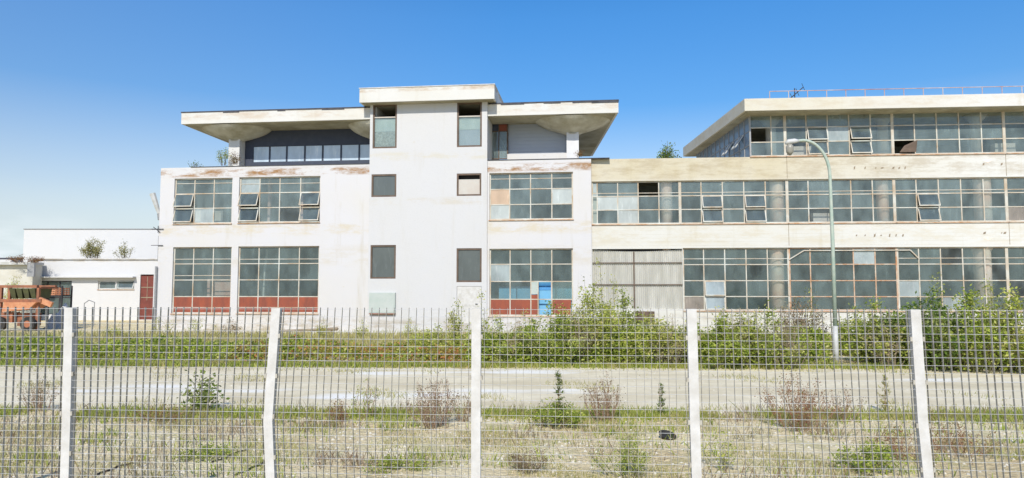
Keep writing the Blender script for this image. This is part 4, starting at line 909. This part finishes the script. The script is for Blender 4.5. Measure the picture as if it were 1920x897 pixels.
for k in range(3):
    x = atdepth(77+k*13.5, 560, Yc).x; m = MB(); w = .4
    for s_ in range(4): m.box(0, w, -.02, .0, .12*s_+.03, .12*s_+.10); m.box(0, w, .7, .72, .12*s_+.03, .12*s_+.10)
    for xx in (0, w/2-.02, w-.04): m.box(xx, xx+.04, .002, .05, 0, .5); m.box(xx, xx+.04, .65, .698, 0, .5)
    m.box(0, w, .0, .7, 0, .02)
    tag(m.build('crate', M_peach if k % 2 else M_orange, loc=(x, Yc+.1, z_)), ['left orange slatted crate on the dark rack', 'middle pale orange slatted crate on the dark rack', 'right orange slatted crate on the dark rack'][k], 'crate', 'crates on the dark rack')
# white tarpaulin heap with a dark red drum
tp = atdepth(116, 600, 45); m = MB(); rg = random.Random(77); N = 14
def th(i, j): u, v = i/N*2-1, j/N*2-1; return max(0, 1.35*(1-u*u)*(1-v*v)*(1+.25*math.sin(5*u+2*v))+.05*rg.gauss(0, 1))
hgt = [[th(i, j) for j in range(N+1)] for i in range(N+1)]
for i in range(N):
    for j in range(N): m.face([(( i2/N*2-1)*.75, (j2/N*2-1)*.7, hgt[i2][j2]) for (i2, j2) in ((i, j), (i+1, j), (i+1, j+1), (i, j+1))])
tag(m.build('tarpaulin', M_whitem, loc=(tp.x, tp.y, 0), smooth=False), 'white tarpaulin heaped over something right of the orange machine', 'tarpaulin')
m = MB(); m.tube([(0, 0, 0), (0, 0, .02), (0, 0, .88), (0, 0, .9)], [.27, .29, .29, .27], 18); q = atdepth(128, 600, 44.2); tag(m.build('drum', M_doorred, loc=(q.x+.2, q.y, 0), smooth=False), 'dark red drum standing next to the white tarpaulin', 'drum')
m = MB(); q = atdepth(176, 600, 47)
for a, b_ in (((0, 0, 0), (0, 0, 2.1)), ((0, 0, 2.1), (-.5, 0, 2.3)), ((-.5, 0, 2.3), (-.9, 0, 2.0)), ((-.9, 0, 2.0), (-.9, 0, 0))): m.tube([Vector(a)*.75, Vector(b_)*.75], .028, 6)
tag(m.build('pipe_frame', M_galv, loc=q.xy.to_3d()), 'grey bent pipe frame standing before the low outbuilding', 'frame')

# boxes standing inside, behind the upper left window
for (px, mat, lab) in ((374, M_intw, 'left cream box behind the upper left window'), (410, M_intw, 'right cream box behind the upper left window')):
    q = FL.p(px, 400, .9); w = FL.o+FL.ex*q.x+FL.ey*.9; m = MB(); s_ = .23; H = LZ(396, px, .9)-(zf+.1)
    m.box(-s_, s_, 0, .4, 0, H-.06, mat); m.box(-s_-.02, s_+.02, -.02, .42, H-.06, H, mat)
    o = tag(m.build('storage_box', None, loc=(w.x, w.y, zf+.1)), lab, 'box', 'boxes behind the upper left window'); o.rotation_euler = (0, 0, FL.yaw)

# ------------------------------------------------------------------ mesh fence in front
YF = 6.75; FF = Frame(893, 700, YF, 4.5); FF.o.z = 0
fz = FF.p(893, 579, 0).z
PX = [(-660, -660, -675, -680), (-262, -262, -275, -280), (128, 126.5, 123.5, 120.5), (517, 511, 502, 506), (893, 892.5, 892, 892), (1297, 1299.5, 1303, 1306.5), (1717, 1722, 1731, 1741), (2150, 2155, 2170, 2180), (2600, 2606, 2622, 2636)]
pyk = (580, 660, 790, 890)
fn = empty('mesh_fence', FF.o, FF.yaw, label='galvanised steel mesh fence on white square posts across the foreground', cat='fence')
posts = []
for t4 in PX:
    pts = [FF.p(t4[k], pyk[k], 0) for k in range(4)]; pts[0].z = fz
    dlast = (pts[3]-pts[2]); e = pts[3] + dlast*((pts[3].z-0)/(pts[2].z-pts[3].z)) if abs(t4[3]-t4[2]) > 0 else Vector((pts[3].x, 0, 0)); e.z = 0
    if abs(e.x-pts[3].x) > .12: e.x = pts[3].x + math.copysign(.05, e.x-pts[3].x)
    posts.append(pts+[e])
def px_at(P, z):
    for a, b_ in zip(P, P[1:]):
        if z >= b_.z: t = (a.z-z)/(a.z-b_.z) if a.z != b_.z else 0; return a.x+(b_.x-a.x)*t
    return P[-1].x
for P in posts:
    m = MB(); w, dp_ = .088, .06
    for a, b_ in zip(P, P[1:]): m.hexa([(b_.x-w/2, 0, b_.z), (b_.x+w/2, 0, b_.z), (b_.x+w/2, dp_, b_.z), (b_.x-w/2, dp_, b_.z), (a.x-w/2, 0, a.z), (a.x+w/2, 0, a.z), (a.x+w/2, dp_, a.z), (a.x-w/2, dp_, a.z)], M_post)
    for q in range(1, 6):
        z_ = fz*q/6+.12; x_ = px_at(P, z_)
        for sx in (-1, 1): m.box(x_+sx*(w/2+.001)-(.018 if sx < 0 else 0), x_+sx*(w/2+.001)+(.018 if sx > 0 else 0), -.004, .03, z_-.02, z_+.02, M_bar)
    m.build('post', M_post, fn)
ZL = [fz, FF.p(893, 660, 0).z, FF.p(893, 790, 0).z, FF.p(893, 890, 0).z, .06]; rg = random.Random(15)
for A, B in zip(posts, posts[1:]):
    m = MB(); nb = 27; y0 = .015; fd = .024; ft = .0026
    for k in range(1, nb):
        t = k/nb; prev = None; wob = rg.gauss(0, .006); lv = []
        for z in ZL: lv.append(Vector((px_at(A, z)*(1-t)+px_at(B, z)*t + wob*(fz-z), y0, z)))
        lv[0].z = fz+.006
        for a, b_ in zip(lv, lv[1:]):
            m.hexa([(b_.x-ft/2, y0, b_.z), (b_.x+ft/2, y0, b_.z), (b_.x+ft/2, y0+fd, b_.z), (b_.x-ft/2, y0+fd, b_.z), (a.x-ft/2, y0, a.z), (a.x+ft/2, y0, a.z), (a.x+ft/2, y0+fd, a.z), (a.x-ft/2, y0+fd, a.z)], M_bar)
    z = fz-.008; 
    while z > .05:
        a, b_ = px_at(A, z)+.044, px_at(B, z)-.044; sg = rg.gauss(0, .002)
        m.tube([(a, y0-.002, z), ((a+b_)/2, y0-.002, z+sg-.003), (b_, y0-.002, z)], .0019, 5, M_wire); z -= .0705
    m.build('mesh_panel', None, fn)
